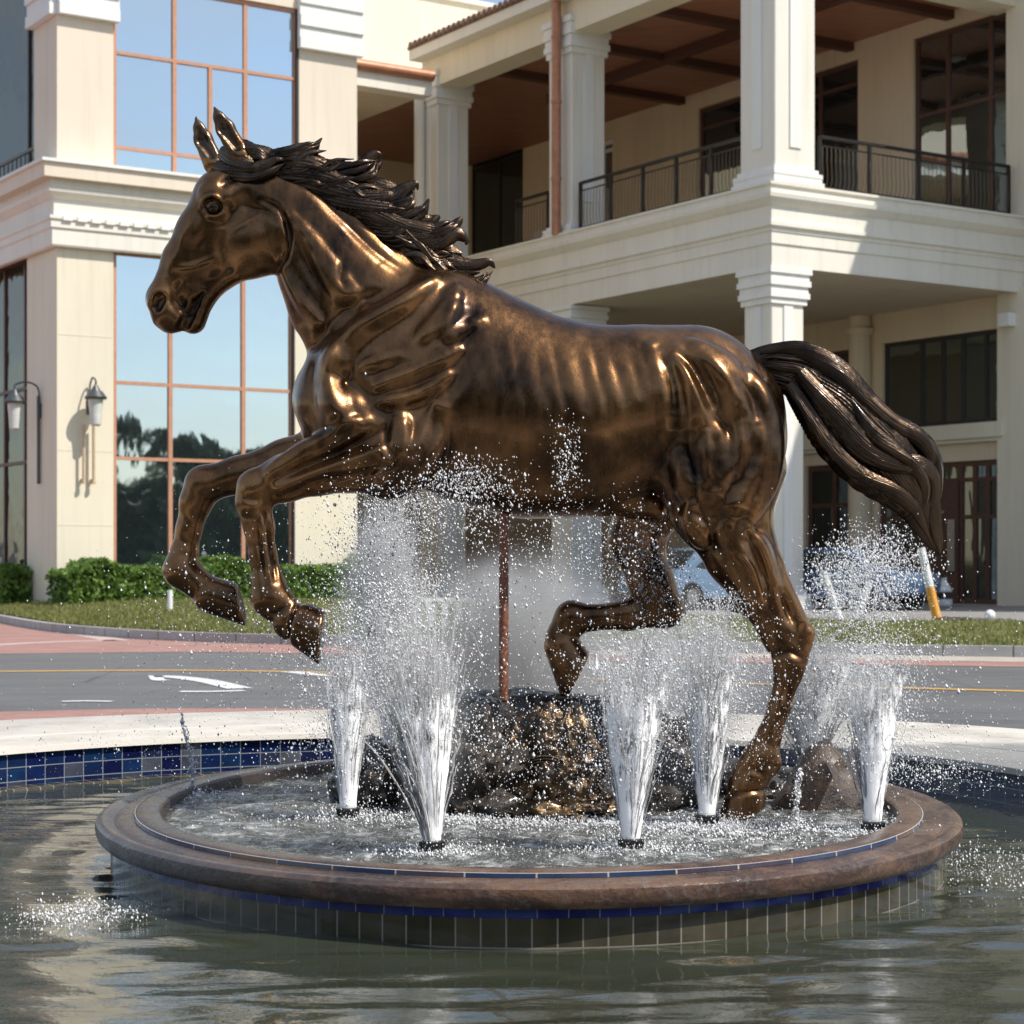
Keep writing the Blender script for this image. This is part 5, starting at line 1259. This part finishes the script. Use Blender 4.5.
# ---------------------------------------------------------------- right building
CB = ((772 - 512) / FP * 46, 46.0)
RF = Frame(CB, U, -V_); LF = Frame(CB, V_, -U)
DEP = 8.5
BWo = np.array(CB) + U * DEP; BW = Frame(BWo, V_, -U)
def make_right_building():
    root = empty('hotel_portico', (*CB, .1)); tag(root, 'large cream hotel portico with balcony, square columns and wood ceiling, right of the horse', 'building')
    zt = LF.z_at(772, 185); zs = LF.z_at(772, 266); zc = 15.9; LEN = 16.3
    # back wall
    bs = BW.s_at; bz = BW.z_at
    H = []
    Wd = (bs(1000.5), bs(882.5), bz(1000, 421), bz(1000, 328)); We = (bs(998), bs(878), .12, bz(998, 459)); Wf = (bs(858), bs(806), .12, bz(858, 463)); Wg = (bs(853), bs(829), bz(840, 415), bz(853, 349))
    Wa = (bs(1008), bs(913), zt - .3, bz(1008, 9)); Wb = (bs(858), bs(698), zt - .3, bz(858, 59)); Wc = (bs(523), bs(470), zt - .3, bz(523, 117)); Wh = (bs(613), bs(599), zt - .3, bz(606, 140))
    holes = [Wd, We, Wf, Wg, Wa, Wb, Wc, Wh]
    mb = MB(); wall_open(mb, BW, -12, 42, .05, 18.0, holes, .3); mb.build('wall', M['ochre'], root)
    # pier right of the porch windows, proud of the wall
    mb = MB(); mb.fbox(BW, -12, bs(1003), .05, zs + .1, .003, .22); mb.fbox(BW, -12, bs(1012), zt + .02, 18.0, .003, .22); mb.build('corner_pier', M['cream'], root)
    # ledge under the lower windows
    mb = MB(); z = Wd[2]; mb.fbox(BW, bs(1009), bs(806), z - .42, z - .02, .003, .30); mb.fbox(BW, bs(1008.5), bs(806) - .01, z - .52, z - .425, .003, .2); mb.build('ledge', M['cream'], root)
    window(BW, Wd, root, M['glass_mid'], M['dark_frame'], [bs(983), bs(960), bs(940), bs(919)], [], .11)
    f = window(BW, We, root, M['glass_mid'], M['brown_frame'], [bs(985), bs(972), bs(958)], [bz(998, 478), bz(998,516)], .14, .14, 'entrance_door')
    mb = MB(); mb.fbox(BW, bs(957), bs(918), .15, bz(998, 478), -.08, -.03); mb.build('door_leaf', M['brown_frame'], f)
    mb = MB(); mb.fbox(BW, bs(955), bs(948), 1.0, 2.4, -.02, .03); mb.fbox(BW, bs(945), bs(930), bz(950, 512) - .03, bz(950, 512) + .03, -.02, .05); mb.build('door_handle', M['steel'], f)
    window(BW, Wf, root, M['glass_dark'], M['brown_frame'], [bs(832)], [bz(840, 505)], .16, .14, 'entrance_door')
    window(BW, Wg, root, M['glass_dark'], M['brown_frame'], [], [], .1)
    window(BW, Wa, root, M['glass_mid'], M['brown_frame'], [bs(988), bs(945)], [bz(1008, 92)], .13)
    window(BW, Wb, root, M['glass_dark'], M['brown_frame'], [bs(818), bs(760)], [bz(858, 82)], .13)
    window(BW, Wc, root, M['glass_dark'], M['dark_frame'], [bs(497)], [bz(523, 152)], .08)
    window(BW, Wh, root, M['glass_sky'], M['white_trim'], [], [bz(606, 150)], .16)
    mb = MB(); mb.fbox(BW, bs(546), bs(535), zt, zt + 2.9, .003, .08); mb.build('pilaster', M['white_trim'], root)
    # engaged round column
    mb = MB(); c = BW.p(bs(866), 0, .25); mb.tube((c[0], c[1], .1), (c[0], c[1], bz(866, 336)), .33, .30, 28); zz = bz(866, 336); mb.tube((c[0], c[1], zz), (c[0], c[1], zz + .18), .34, .40, 28); mb.tube((c[0], c[1], zz + .18), (c[0], c[1], zs), .30, .30, 24)
    mb.build('round_column', M['ochre'], root, smooth=True)
    # slab and entablature
    h = lambda f: zs + (zt - zs) * f
    mb = MB(); mb.box8([RF.p(.0, zs + .02, -.0), RF.p(DEP, zs + .02), RF.p(DEP, zs + .02, -LEN), RF.p(0, zs + .02, -LEN), RF.p(.0, h(.97)), RF.p(DEP, h(.97)), RF.p(DEP, h(.97), -LEN), RF.p(0, h(.97), -LEN)]); mb.build('floor_slab', M['soffit'], root)
    path = [LF.p(LEN, 0)[:2], LF.p(0, 0)[:2], RF.p(DEP, 0)[:2]]
    prof = [(.01, h(0)), (.06, h(0)), (.06, h(.27)), (.10, h(.28)), (.10, h(.42)), (.13, h(.43)), (.13, h(.47)), (.20, h(.49)), (.20, h(.54)), (.12, h(.55)), (.12, h(.74)), (.18, h(.76)), (.30, h(.83)), (.32, h(.88)), (.20, h(.89)), (.20, h(.985)), (.26, h(.99)), (.26, h(1.02)), (-.2, h(1.02))]
    sweep('entablature', path, prof, M['ivory'], root, smooth=False)
    # columns
    def col(t, s_, w, z0, z1, bcap, bbase, nm='column'):
        """square column whose outer corner sits at (t along the left face, s_ along the right face)"""
        f = Frame(np.array(LF.p(t, 0)[:2]) + U * s_, U, -V_)
        cm = MB(); cm.fbox(f, 0, w, z0, z1, -w, 0)
        o = cm.build(nm, M['ivory'], root, bevel=0.02)
        st = MB(); st.fbox(f, w*.36, w*.64, z0 + .9, z1 - .9, .002, .035); st.fbox(f, -.035, -.002, z0 + .9, z1 - .9, -w*.64, -w*.36); st.build('panel', M['white_trim'], o)
        tm = MB(); cp = MB()
        if bcap:
            for k in range(6):
                o_ = (.06, .11, .08, .13, .10, .15)[k]; hh = bcap / 6; cp.fbox(f, -o_, w + o_, z1 - bcap + k*hh, z1 - bcap + (k+1)*hh - .004, -w - o_, o_)
        if bbase:
            for k in range(4):
                o_ = (.16, .12, .13, .06)[k]; hh = bbase / 4; tm.fbox(f, -o_, w + o_, z0 + k*hh, z0 + (k+1)*hh - .003, -w - o_, o_)
        if bcap: cp.build('capital', M['white_trim'], o)
        if bbase: tm.build('base', M['white_trim'], o)
    col(.0 + .06, .04, 1.0, .1, zs, .86, .5); col(-.1, .0, 1.26, zt + .03, zc + .2, 0, .42)
    for t in (8.3, 15.4): col(t, .04, 1.0, .1, zs, .7, .5); col(t, .03, 1.1, zt + .03, zc + .2, 1.0, .3)
    # ceiling, beams, roof with tiled eave
    mb = MB(); mb.box8([RF.p(.3, zc + .25, -.3), RF.p(DEP, zc + .25, -.3), RF.p(DEP, zc + .25, -LEN), RF.p(.3, zc + .25, -LEN), RF.p(.3, zc + .4, -.3), RF.p(DEP, zc + .4, -.3), RF.p(DEP, zc + .4, -LEN), RF.p(.3, zc + .4, -LEN)]); mb.build('ceiling', M['wood_ceiling'], root)
    mb = MB()
    for k in range(4): mb.fbox(LF, 2.4 + k*3.9, 2.7 + k*3.9, zc + .02, zc + .26, -DEP, -1.2)
    mb.fbox(RF, 4.6, 4.9, zc - .02, zc + .255, -LEN, -.3)
    mb.build('beams', M['wood_beam'], root)
    mb = MB(); mb.fbox(LF, 0, LEN, zc - .25, zc + .9, -.9, -.02); mb.fbox(RF, .9, DEP, zc - .25, zc + .9, -.9, -.02); mb.build('eave_beam', M['cream'], root)
    mb = MB(); mb.fbox(LF, -.1, LEN, zc + .62, zc + .925, 0.0, .44); mb.build('cornice', M['ivory'], root)
    mb = MB(); mb.box8([RF.p(-.5, zc + .93, .5), RF.p(DEP, zc + .93, .5), RF.p(DEP, zc + .93, -LEN), RF.p(-.5, zc + .93, -LEN), RF.p(-.5, zc + 1.02, .5), RF.p(DEP, zc + 3.0, .5), RF.p(DEP, zc + 3.0, -LEN), RF.p(-.5, zc + 1.02, -LEN)])
    for k in range(int(LEN / .28)):
        a = LF.p(.1 + k*.28, zc + 1.03, .55); b_ = LF.p(.1 + k*.28, zc + 1.10, -.9); mb.tube(a, b_, .10, .10, 10)
    mb.build('roof', M['roof_tile'], root)
    # building mass behind and to the right (casts the shade on the slab)
    mb = MB(); mb.box8([BW.p(-12.2, 18.0, 0), BW.p(42, 18.0, 0), BW.p(42, 18.0, -14), BW.p(-12.2, 18.0, -14), BW.p(-12.2, 18.3, 0), BW.p(42, 18.3, 0), BW.p(42, 18.3, -14), BW.p(-12.2, 18.3, -14)])
    mb.box8([BW.p(-12.2, 18.3, 1.2), BW.p(-2.5, 18.3, 1.2), BW.p(-2.5, 18.3, -10), BW.p(-12.2, 18.3, -10), BW.p(-12.2, 20.4, 1.2), BW.p(-2.5, 20.4, 1.2), BW.p(-2.5, 20.4, -10), BW.p(-12.2, 20.4, -10)])
    mb.quad(BW.p(-12.2, .05, 0), BW.p(-12.2, 18, 0), BW.p(-12.2, 18, -14), BW.p(-12.2, .05, -14)); mb.build('parapet', M['cream'], root)
    # downpipes
    mb = MB(); f = LF.s_at(564); a = LF.p(f, zt, .25); mb.tube((a[0], a[1], zt + .02), (a[0], a[1], zc + .95), .13, .13, 14)
    for z in (zt + 1.5, zt + 3.6, zc - .4): mb.tube((a[0], a[1], z), (a[0], a[1], z + .08), .15, .15, 14)
    mb.build('downpipe', M['copper'], root, smooth=True)
    mb = MB(); f = LF.s_at(425); a = LF.p(f, zt, .2); mb.tube((a[0], a[1], zt - 2), (a[0], a[1], zc), .16, .16, 14); mb.build('downpipe', M['ivory'], root, smooth=True)
    # railings
    def rail(fr, s0, s1, out):
        mb = MB(); z0 = zt + .03; z1 = z0 + 1.36; a, b_ = min(s0, s1), max(s0, s1)
        mb.fbox(fr, a, b_, z1 - .07, z1, out - .05, out + .05); mb.fbox(fr, a, b_, z1 - .26, z1 - .23, out - .02, out + .02); mb.fbox(fr, a, b_, z0 + .10, z0 + .14, out - .02, out + .02)
        k = max(1, round((b_ - a) / 1.45))
        for i in range(k + 1): s_ = a + (b_ - a) * i / k; mb.fbox(fr, s_ - .04, s_ + .04, z0, z1 - .02, out - .04, out + .04)
        o = mb.build('railing', M['black_iron'], root)
        mb = MB(); n = int((b_ - a) / .14)
        for i in range(n):
            s_ = a + (b_ - a) * (i + .5) / n
            pts = [fr.p(s_ + .02 * math.sin(q * 1.6), z0 + .12 + (z1 - .24 - z0 - .12) * q / 5, out + .05 * math.sin(q / 5 * 3.14)) for q in range(6)]
            mb.path(pts, .011, 4)
        mb.build('balusters', M['bronze_iron'], o)
    rail(LF, LF.s_at(577), LF.s_at(744), -.12); rail(LF, LF.s_at(513), LF.s_at(545), -.12); rail(RF, RF.s_at(823), RF.s_at(1012), -.12)
    mb = MB(); mb.fbox(RF, -9, DEP, .1, 18.9, -28.4, -28); mb.build('end_wall', M['ochre'], root)
    mb = MB(); mb.fbox(RF, .3, DEP, zc + .26, zc + .6, -28, -LEN - .01); mb.build('rear_ceiling', M['wood_ceiling'], root)
    # ceiling spot
    c = RF.p(5, zc + .2, -6); mb = MB(); mb.tube((c[0], c[1], zc + .24), (c[0], c[1], zc + .16), .2, .2, 16); mb.build('ceiling_spot', M['white_trim'], root, smooth=True)
    # white box lamp on the pier
    mb = MB(); q = bs(1019); mb.fbox(BW, q - .1, q + .28, bz(1019, 327), bz(1019, 314), .222, .5); mb.build('box_lamp', M['white_trim'], root)
def make_link():
    # low link between the two wings, with the tall block behind
    root = empty('link_building', (-4.2, 58, .1)); tag(root, 'recessed cream link block between the two hotel wings with a copper gutter', 'building')
    fr = Frame(FA.p(FA.s_at(357), 0, -6.0)[:2], U, -V_)
    zb0 = fr.z_at(365, 86); e = fr.s_at(432)
    mb = MB(); mb.fbox(fr, -.2, e, zb0, fr.z_at(365, 68), -.6, 0); mb.build('beam', M['ivory'], root)
    mb = MB(); a = fr.p(-.2, fr.z_at(365, 66), .05); b_ = fr.p(e, fr.z_at(365, 66), .05); mb.tube(a, b_, .16, .16, 12); mb.build('gutter', M['copper'], root, smooth=True)
    mb = MB(); mb.fbox(fr, -.2, e, .1, zb0 + 1, -14.0, -13.6); mb.fbox(fr, -.2, .05, .1, zb0, -13.6, -.6); mb.build('wall', M['ochre'], root)
    mb = MB(); mb.fbox(fr, -.2, e, zb0 + .1, zb0 + .5, -13.6, -.61); mb.build('ceiling', M['soffit'], root)
    mb = MB(); mb.fbox(fr, -.2, e, 9.6, 10.1, -13.6, -.3); mb.build('floor', M['soffit'], root)
    mb = MB(); s1 = fr.s_at(385); mb.fbox(fr, s1 - .6, s1 + 1.2, 10.1, 13.4, -13.58, -13.5); mb.build('doorway', M['glass_dark'], root)
    r2 = empty('tower_block', (-2, 66, .1)); tag(r2, 'plain cream upper block rising behind the tiled portico roof', 'building')
    fb = Frame(FA.p(FA.s_at(345), 0, -30)[:2], U, -V_)
    z = fb.z_at(505, 11); mb = MB(); mb.fbox(fb, -6, fb.s_at(560), 10, z, -9, 0); mb.build('wall', M['cream'], r2)
    mb = MB(); mb.fbox(fb, -6.2, fb.s_at(560) + .2, z, z + .2, -9.2, .15); mb.build('parapet', M['ivory'], r2)

# ---------------------------------------------------------------- street furniture, cars, plants
def make_car(c, rz, paint, lab, flip=1):
    root = empty('parked_car', c, rz); tag(root, lab, 'car', 'cars parked by the portico')
    prof = [(-2.15,.42),(-2.2,.62),(-2.12,.86),(-1.55,.95),(-1.45,.96),(-.95,1.38),(-.55,1.46),(.45,1.47),(.85,1.40),(1.42,.98),(1.95,.92),(2.15,.80),(2.2,.55),(2.12,.38),(1.75,.30),(-1.8,.30)]
    bm = bmesh.new(); rows = []
    for y, k in ((-.86, .0), (-.80, .06), (0, .09), (.80, .06), (.86, .0)):
        row = []
        for (x, z) in prof:
            inw = .16 * max(0, (z - .95) / .5)
            row.append(bm.verts.new((x * (1 + k*.1), y * (1 - inw), z + (k * .35 if z > .5 else 0))))
        rows.append(row)
    n = len(prof)
    for a, b_ in zip(rows[:-1], rows[1:]):
        for i in range(n): bm.faces.new((a[i], a[(i+1) % n], b_[(i+1) % n], b_[i]))
    bm.faces.new(rows[0]); bm.faces.new(rows[-1][::-1]); bmesh.ops.recalc_face_normals(bm, faces=bm.faces); bmesh.ops.triangulate(bm, faces=[f for f in bm.faces if len(f.verts) > 4])
    bmesh.ops.transform(bm, matrix=Matrix.Translation(c) @ Matrix.Rotation(rz, 4, 'Z'), verts=bm.verts)
    bm_obj('body', bm, M[paint], root, auto=30)
    fr = Frame((0, 0), (1, 0), (0, -1)); T = Matrix.Translation(c) @ Matrix.Rotation(rz, 4, 'Z')
    def loc(mb): mb.v = [tuple(T @ Vector(v)) for v in mb.v]; return mb
    for sd in (-1, 1):
        mb = MB(); y = sd * .79
        i = len(mb.v); mb.quad((-1.25, y*1.0, 1.02), (-.15, y*1.0, 1.03), (-.15, y*.90, 1.38), (-.85, y*.90, 1.34)); mb.quad((-.07, y, 1.03), (1.2, y, 1.02), (.75, y*.90, 1.35), (-.07, y*.90, 1.38))
        mb.v = [(v[0], v[1] + sd * .02, v[2]) for v in mb.v]; loc(mb).build('side_window', M['glass_dark'], root)
    mb = MB(); mb.quad((1.40, -.66, 1.04), (1.40, .66, 1.04), (.90, .58, 1.44), (.90, -.58, 1.44)); loc(mb).build('windscreen', M['glass_dark'], root)
    mb = MB(); mb.quad((-1.47, -.64, 1.03), (-1.47, .64, 1.03), (-1.0, .57, 1.42), (-1.0, -.57, 1.42)); loc(mb).build('rear_window', M['glass_dark'], root)
    for x in (-1.35, 1.35):
        for sd in (-1, 1):
            mb = MB(); mb.tube((x, sd*.70, .33), (x, sd*.885, .33), .33, .33, 24); w_ = loc(mb).build('wheel', M['rubber'], root, smooth=True)
            mb = MB(); mb.tube((x, sd*.84, .33), (x, sd*.90, .33), .21, .18, 18); loc(mb).build('rim', M['steel'], w_, smooth=True)
    for sd in (-1, 1):
        mb = MB(); mb.tube((2.08, sd*.62, .70), (2.20, sd*.60, .69), .12, .09, 12); loc(mb).build('headlight', M['lamp_glass'], root, smooth=True)
    return root
def stick(px0, py0, px1, py1, Y, r, m, name, lab, cat, m2=None, group=None):
    a, b_ = Vector(ground3(px0, py0, Y)), Vector(ground3(px1, py1, Y))
    if m2:
        root = empty(name, a); tag(root, lab, cat, group); mid = a.lerp(b_, .45)
        mb = MB(); mb.tube(a, mid, r, r, 12); mb.build('painted_foot', M[m2], root, smooth=True); mb = MB(); mb.tube(mid, b_, r, r * .85, 12); mb.build('pole', M[m], root, smooth=True)
        return root
    mb = MB(); mb.tube(a, b_, r, r * .9, 12); o = mb.build(name, M[m], smooth=True); tag(o, lab, cat, group); return o
def make_small():
    stick(840, 621, 823, 572, 37.5, .085, 'white_plastic', 'marker_post', 'white post leaning left beside the blue car', 'post', group='white posts at the verge')
    stick(855, 620, 869, 584, 37.5, .075, 'white_plastic', 'marker_post', 'white post leaning right beside the blue car', 'post', group='white posts at the verge')
    stick(937, 619, 921, 548, 36.8, .085, 'white_plastic', 'striped_pole', 'tall leaning pole with white top and orange foot under the tail', 'pole', 'orange_paint')
    stick(170, 609, 170, 590, 34.2, .05, 'white_plastic', 'marker_stake', 'short white stake in the grass below the left hoof', 'stake')
    # jug
    c = Vector(ground3(944, 606, 49.5)); r = empty('plastic_jug', c); tag(r, 'white plastic jug with dark label standing by the entrance', 'jug')
    mb = MB(); 
    for (z0, z1, r0, r1) in ((0, .05, .19, .21), (.05, .42, .21, .20), (.42, .62, .20, .08), (.62, .72, .07, .07)): mb.tube(c + Vector((0, 0, z0)), c + Vector((0, 0, z1)), r0, r1, 20)
    mb.build('bottle', M['white_plastic'], r, smooth=True)
    mb = MB(); mb.tube(c + Vector((0, 0, .72)), c + Vector((0, 0, .80)), .085, .08, 16); mb.build('cap', M['black_plastic'], r, smooth=True)
    mb = MB(); mb.tube(c + Vector((0, 0, .18)), c + Vector((0, 0, .36)), .2125, .211, 20, cap=False); mb.build('label_band', M['dark_frame'], r, smooth=True)
    # white globe
    c = ground3(990, 615, 37); bm = uv_ball(.10, 20, 14); bmesh.ops.translate(bm, vec=c, verts=bm.verts); o = bm_obj('globe_light', bm, M['white_plastic']); tag(o, 'small white globe at the edge of the paving on the right', 'globe')
    # stones edging the verge
    rs = random.Random(3)
    for k in range(7):
        px = 944 + k * 11; c = ground3(px, 621 + k * .35 , 36.5)
        o = rock_mesh('edging_stone', (c[0], c[1], c[2]), (.16 + rs.random()*.08, .14, .08), 60 + k, M['kerb'] if k > 2 else M['rock'], None, 3, .3, 1.2); tag(o, ('pale' if k > 2 else 'dark') + ' stone in the row edging the right verge', 'stone', 'stones edging the verge')
    # white balustrade in the distance
    c = ground3(400, 628, 31); r = empty('white_barrier', c); tag(r, 'low white slatted barrier seen through the mist left of the post', 'barrier')
    f = Frame((c[0], c[1]), (1, .1), (.1, -1)); mb = MB(); mb.fbox(f, -.05, 1.2, .62, .68, -.04, .04); mb.fbox(f, -.05, 1.2, .17, .21, -.04, .04); mb.build('rail', M['white_plastic'], r)
    for k in range(6): mb = MB(); mb.fbox(f, k*.22, k*.22 + .10, .1, .62, -.03, .03); mb.build('slat', M['white_plastic'], r)
    # cars
    make_car(Vector(((712-512)/FP*47, 47, .11)), R(35), 'car_blue', 'blue grey car parked behind the near hind leg')
    make_car(Vector(((846-512)/FP*47, 47.0, .11)), R(128), 'car_navy', 'dark blue car parked behind the splash near the tail')
    # hedges
    hedge('hedge', FA, FA.s_at(38), FA.s_at(352), .5, 2.0, .25, FA.z_at(120, 567), 52000, 'long green hedge under the blue windows and the sunlit pier', 5)
    hedge('hedge', FS, FS.s_at(34), FS.s_at(-4), .06, .75, .25, FS.z_at(10, 570), 14000, 'short dark hedge at the left edge under the side windows', 6)
    # red flower
    c = ground3(41, 574, 48.2); r = empty('red_flower', c); tag(r, 'single red flower at the left end of the long hedge', 'flower')
    rr = np.random.RandomState(1); Vv, F = leafquads(np.array(c) + rr.normal(0, .06, (40, 3)), rr, .05, .08); np_mesh('petals', Vv, F, M['red_petal'], r, smooth=False)
    mb = MB(); mb.tube((c[0], c[1], .3), c, .012, .012, 6); mb.build('stem', M['trunk'], r)
    # palms and wood behind the photographer, seen only mirrored in the windows
    rs = np.random.RandomState(9); L = []; K = []
    for k in range(70):
        x = -60 + k * 3.4 + rs.uniform(-2, 2); y = -15 - abs(rs.normal(0, 5)) + .1 * x; h = rs.uniform(7, 11)
        pts = []
        for q in range(rs.randint(12, 18)):
            a = rs.rand() * 6.28; l = rs.uniform(2.4, 3.6); el = rs.uniform(-.2, 1.1)
            for t in np.linspace(.1, 1, 26):
                r_ = l * t; z = h + l * (math.sin(el) * t - .85 * t * t); p = np.array([x + math.cos(a) * r_ * math.cos(el*.5), y + math.sin(a) * r_ * math.cos(el*.5), z])
                for sd in (-1, 1): pts.append(p + sd * np.array([-math.sin(a), math.cos(a), -.5]) * .3 * (1 - t * .5))
        Vv, F = leafquads(np.array(pts), rs, .25, .45); L.append((Vv, F))
        n = 2600; P = np.stack([x + rs.uniform(-3, 3, n), y - 3 + rs.normal(0, 1.5, n), 6.2 * rs.rand(n) ** 1.2], 1); L.append(leafquads(P, rs, .5, 1.0))  # dense low bushes, added to darken reflections in the lower panes
    o = np_mesh('wood', *join_np(L), M['palm_leaf'], smooth=False); tag(o, 'belt of dark palms mirrored in the hotel windows, with bushes added to darken them', 'trees', kind='stuff')
make_ground(); make_pool(); make_rocks(); make_jets(); make_left_building(); make_right_building(); make_link(); make_small()
import time; t0 = time.time(); make_horse(); print('HORSE', time.time() - t0)
# ---------------------------------------------------------------- light and camera
SUN = Vector((1.133, -.556, 1.60)).normalized()
w = bpy.data.worlds.new('World'); scene.world = w; w.use_nodes = True
nt = w.node_tree; nt.nodes.clear()
sky = nt.nodes.new('ShaderNodeTexSky'); sky.sky_type = 'NISHITA'; sky.sun_disc = False
el = math.asin(SUN.z); az = math.atan2(SUN.x, SUN.y)
sky.sun_elevation = el; sky.sun_rotation = az; sky.altitude = 10; sky.air_density = 1.0; sky.dust_density = .7; sky.ozone_density = 1.0
bg = nt.nodes.new('ShaderNodeBackground'); bg.inputs['Strength'].default_value = .135
wo = nt.nodes.new('ShaderNodeOutputWorld')
tc = nt.nodes.new('ShaderNodeTexCoord'); mp = nt.nodes.new('ShaderNodeMapping'); mp.inputs['Scale'].default_value = (1.2, 1.2, 4.5); nt.links.new(tc.outputs['Generated'], mp.inputs[0])
nz = nt.nodes.new('ShaderNodeTexNoise'); nz.inputs['Scale'].default_value = 2.2; nz.inputs['Detail'].default_value = 7; nz.inputs['Roughness'].default_value = .6; nz.inputs['Distortion'].default_value = .6; nt.links.new(mp.outputs[0], nz.inputs['Vector'])
mr = nt.nodes.new('ShaderNodeMapRange'); mr.inputs['From Min'].default_value = .36; mr.inputs['From Max'].default_value = .72; mr.inputs['To Min'].default_value = .06; mr.inputs['To Max'].default_value = .5; nt.links.new(nz.outputs['Fac'], mr.inputs['Value'])
cm = nt.nodes.new('ShaderNodeMix'); cm.data_type = 'RGBA'; cm.inputs[7].default_value = (5.2, 5.3, 5.5, 1); nt.links.new(mr.outputs[0], cm.inputs[0]); nt.links.new(sky.outputs[0], cm.inputs[6])
nt.links.new(cm.outputs[2], bg.inputs['Color']); nt.links.new(bg.outputs[0], wo.inputs['Surface'])
sl = bpy.data.lights.new('sun', 'SUN'); sl.energy = 3.9; sl.angle = R(.5); sl.color = (1, .95, .87)
so = bpy.data.objects.new('sun', sl); C.objects.link(so)
so.rotation_euler = SUN.to_track_quat('Z', 'Y').to_euler()
cam = bpy.data.cameras.new('camera'); co = bpy.data.objects.new('camera', cam); C.objects.link(co)
co.location = (0, 0, 1.25); co.rotation_euler = (R(90), 0, 0)
cam.sensor_width = 36; cam.lens = 36 * 1950 / 1024; cam.shift_y = 50 / 1024; cam.clip_end = 3000; cam.clip_start = .1
cam.dof.use_dof = True; cam.dof.focus_distance = 9.4; cam.dof.aperture_fstop = 5.0
scene.camera = co
vs = scene.view_settings; vs.view_transform = 'Standard'; vs.look = 'None'; vs.gamma = 1; vs.exposure = .36
scene.render.resolution_x = scene.render.resolution_y = 1024
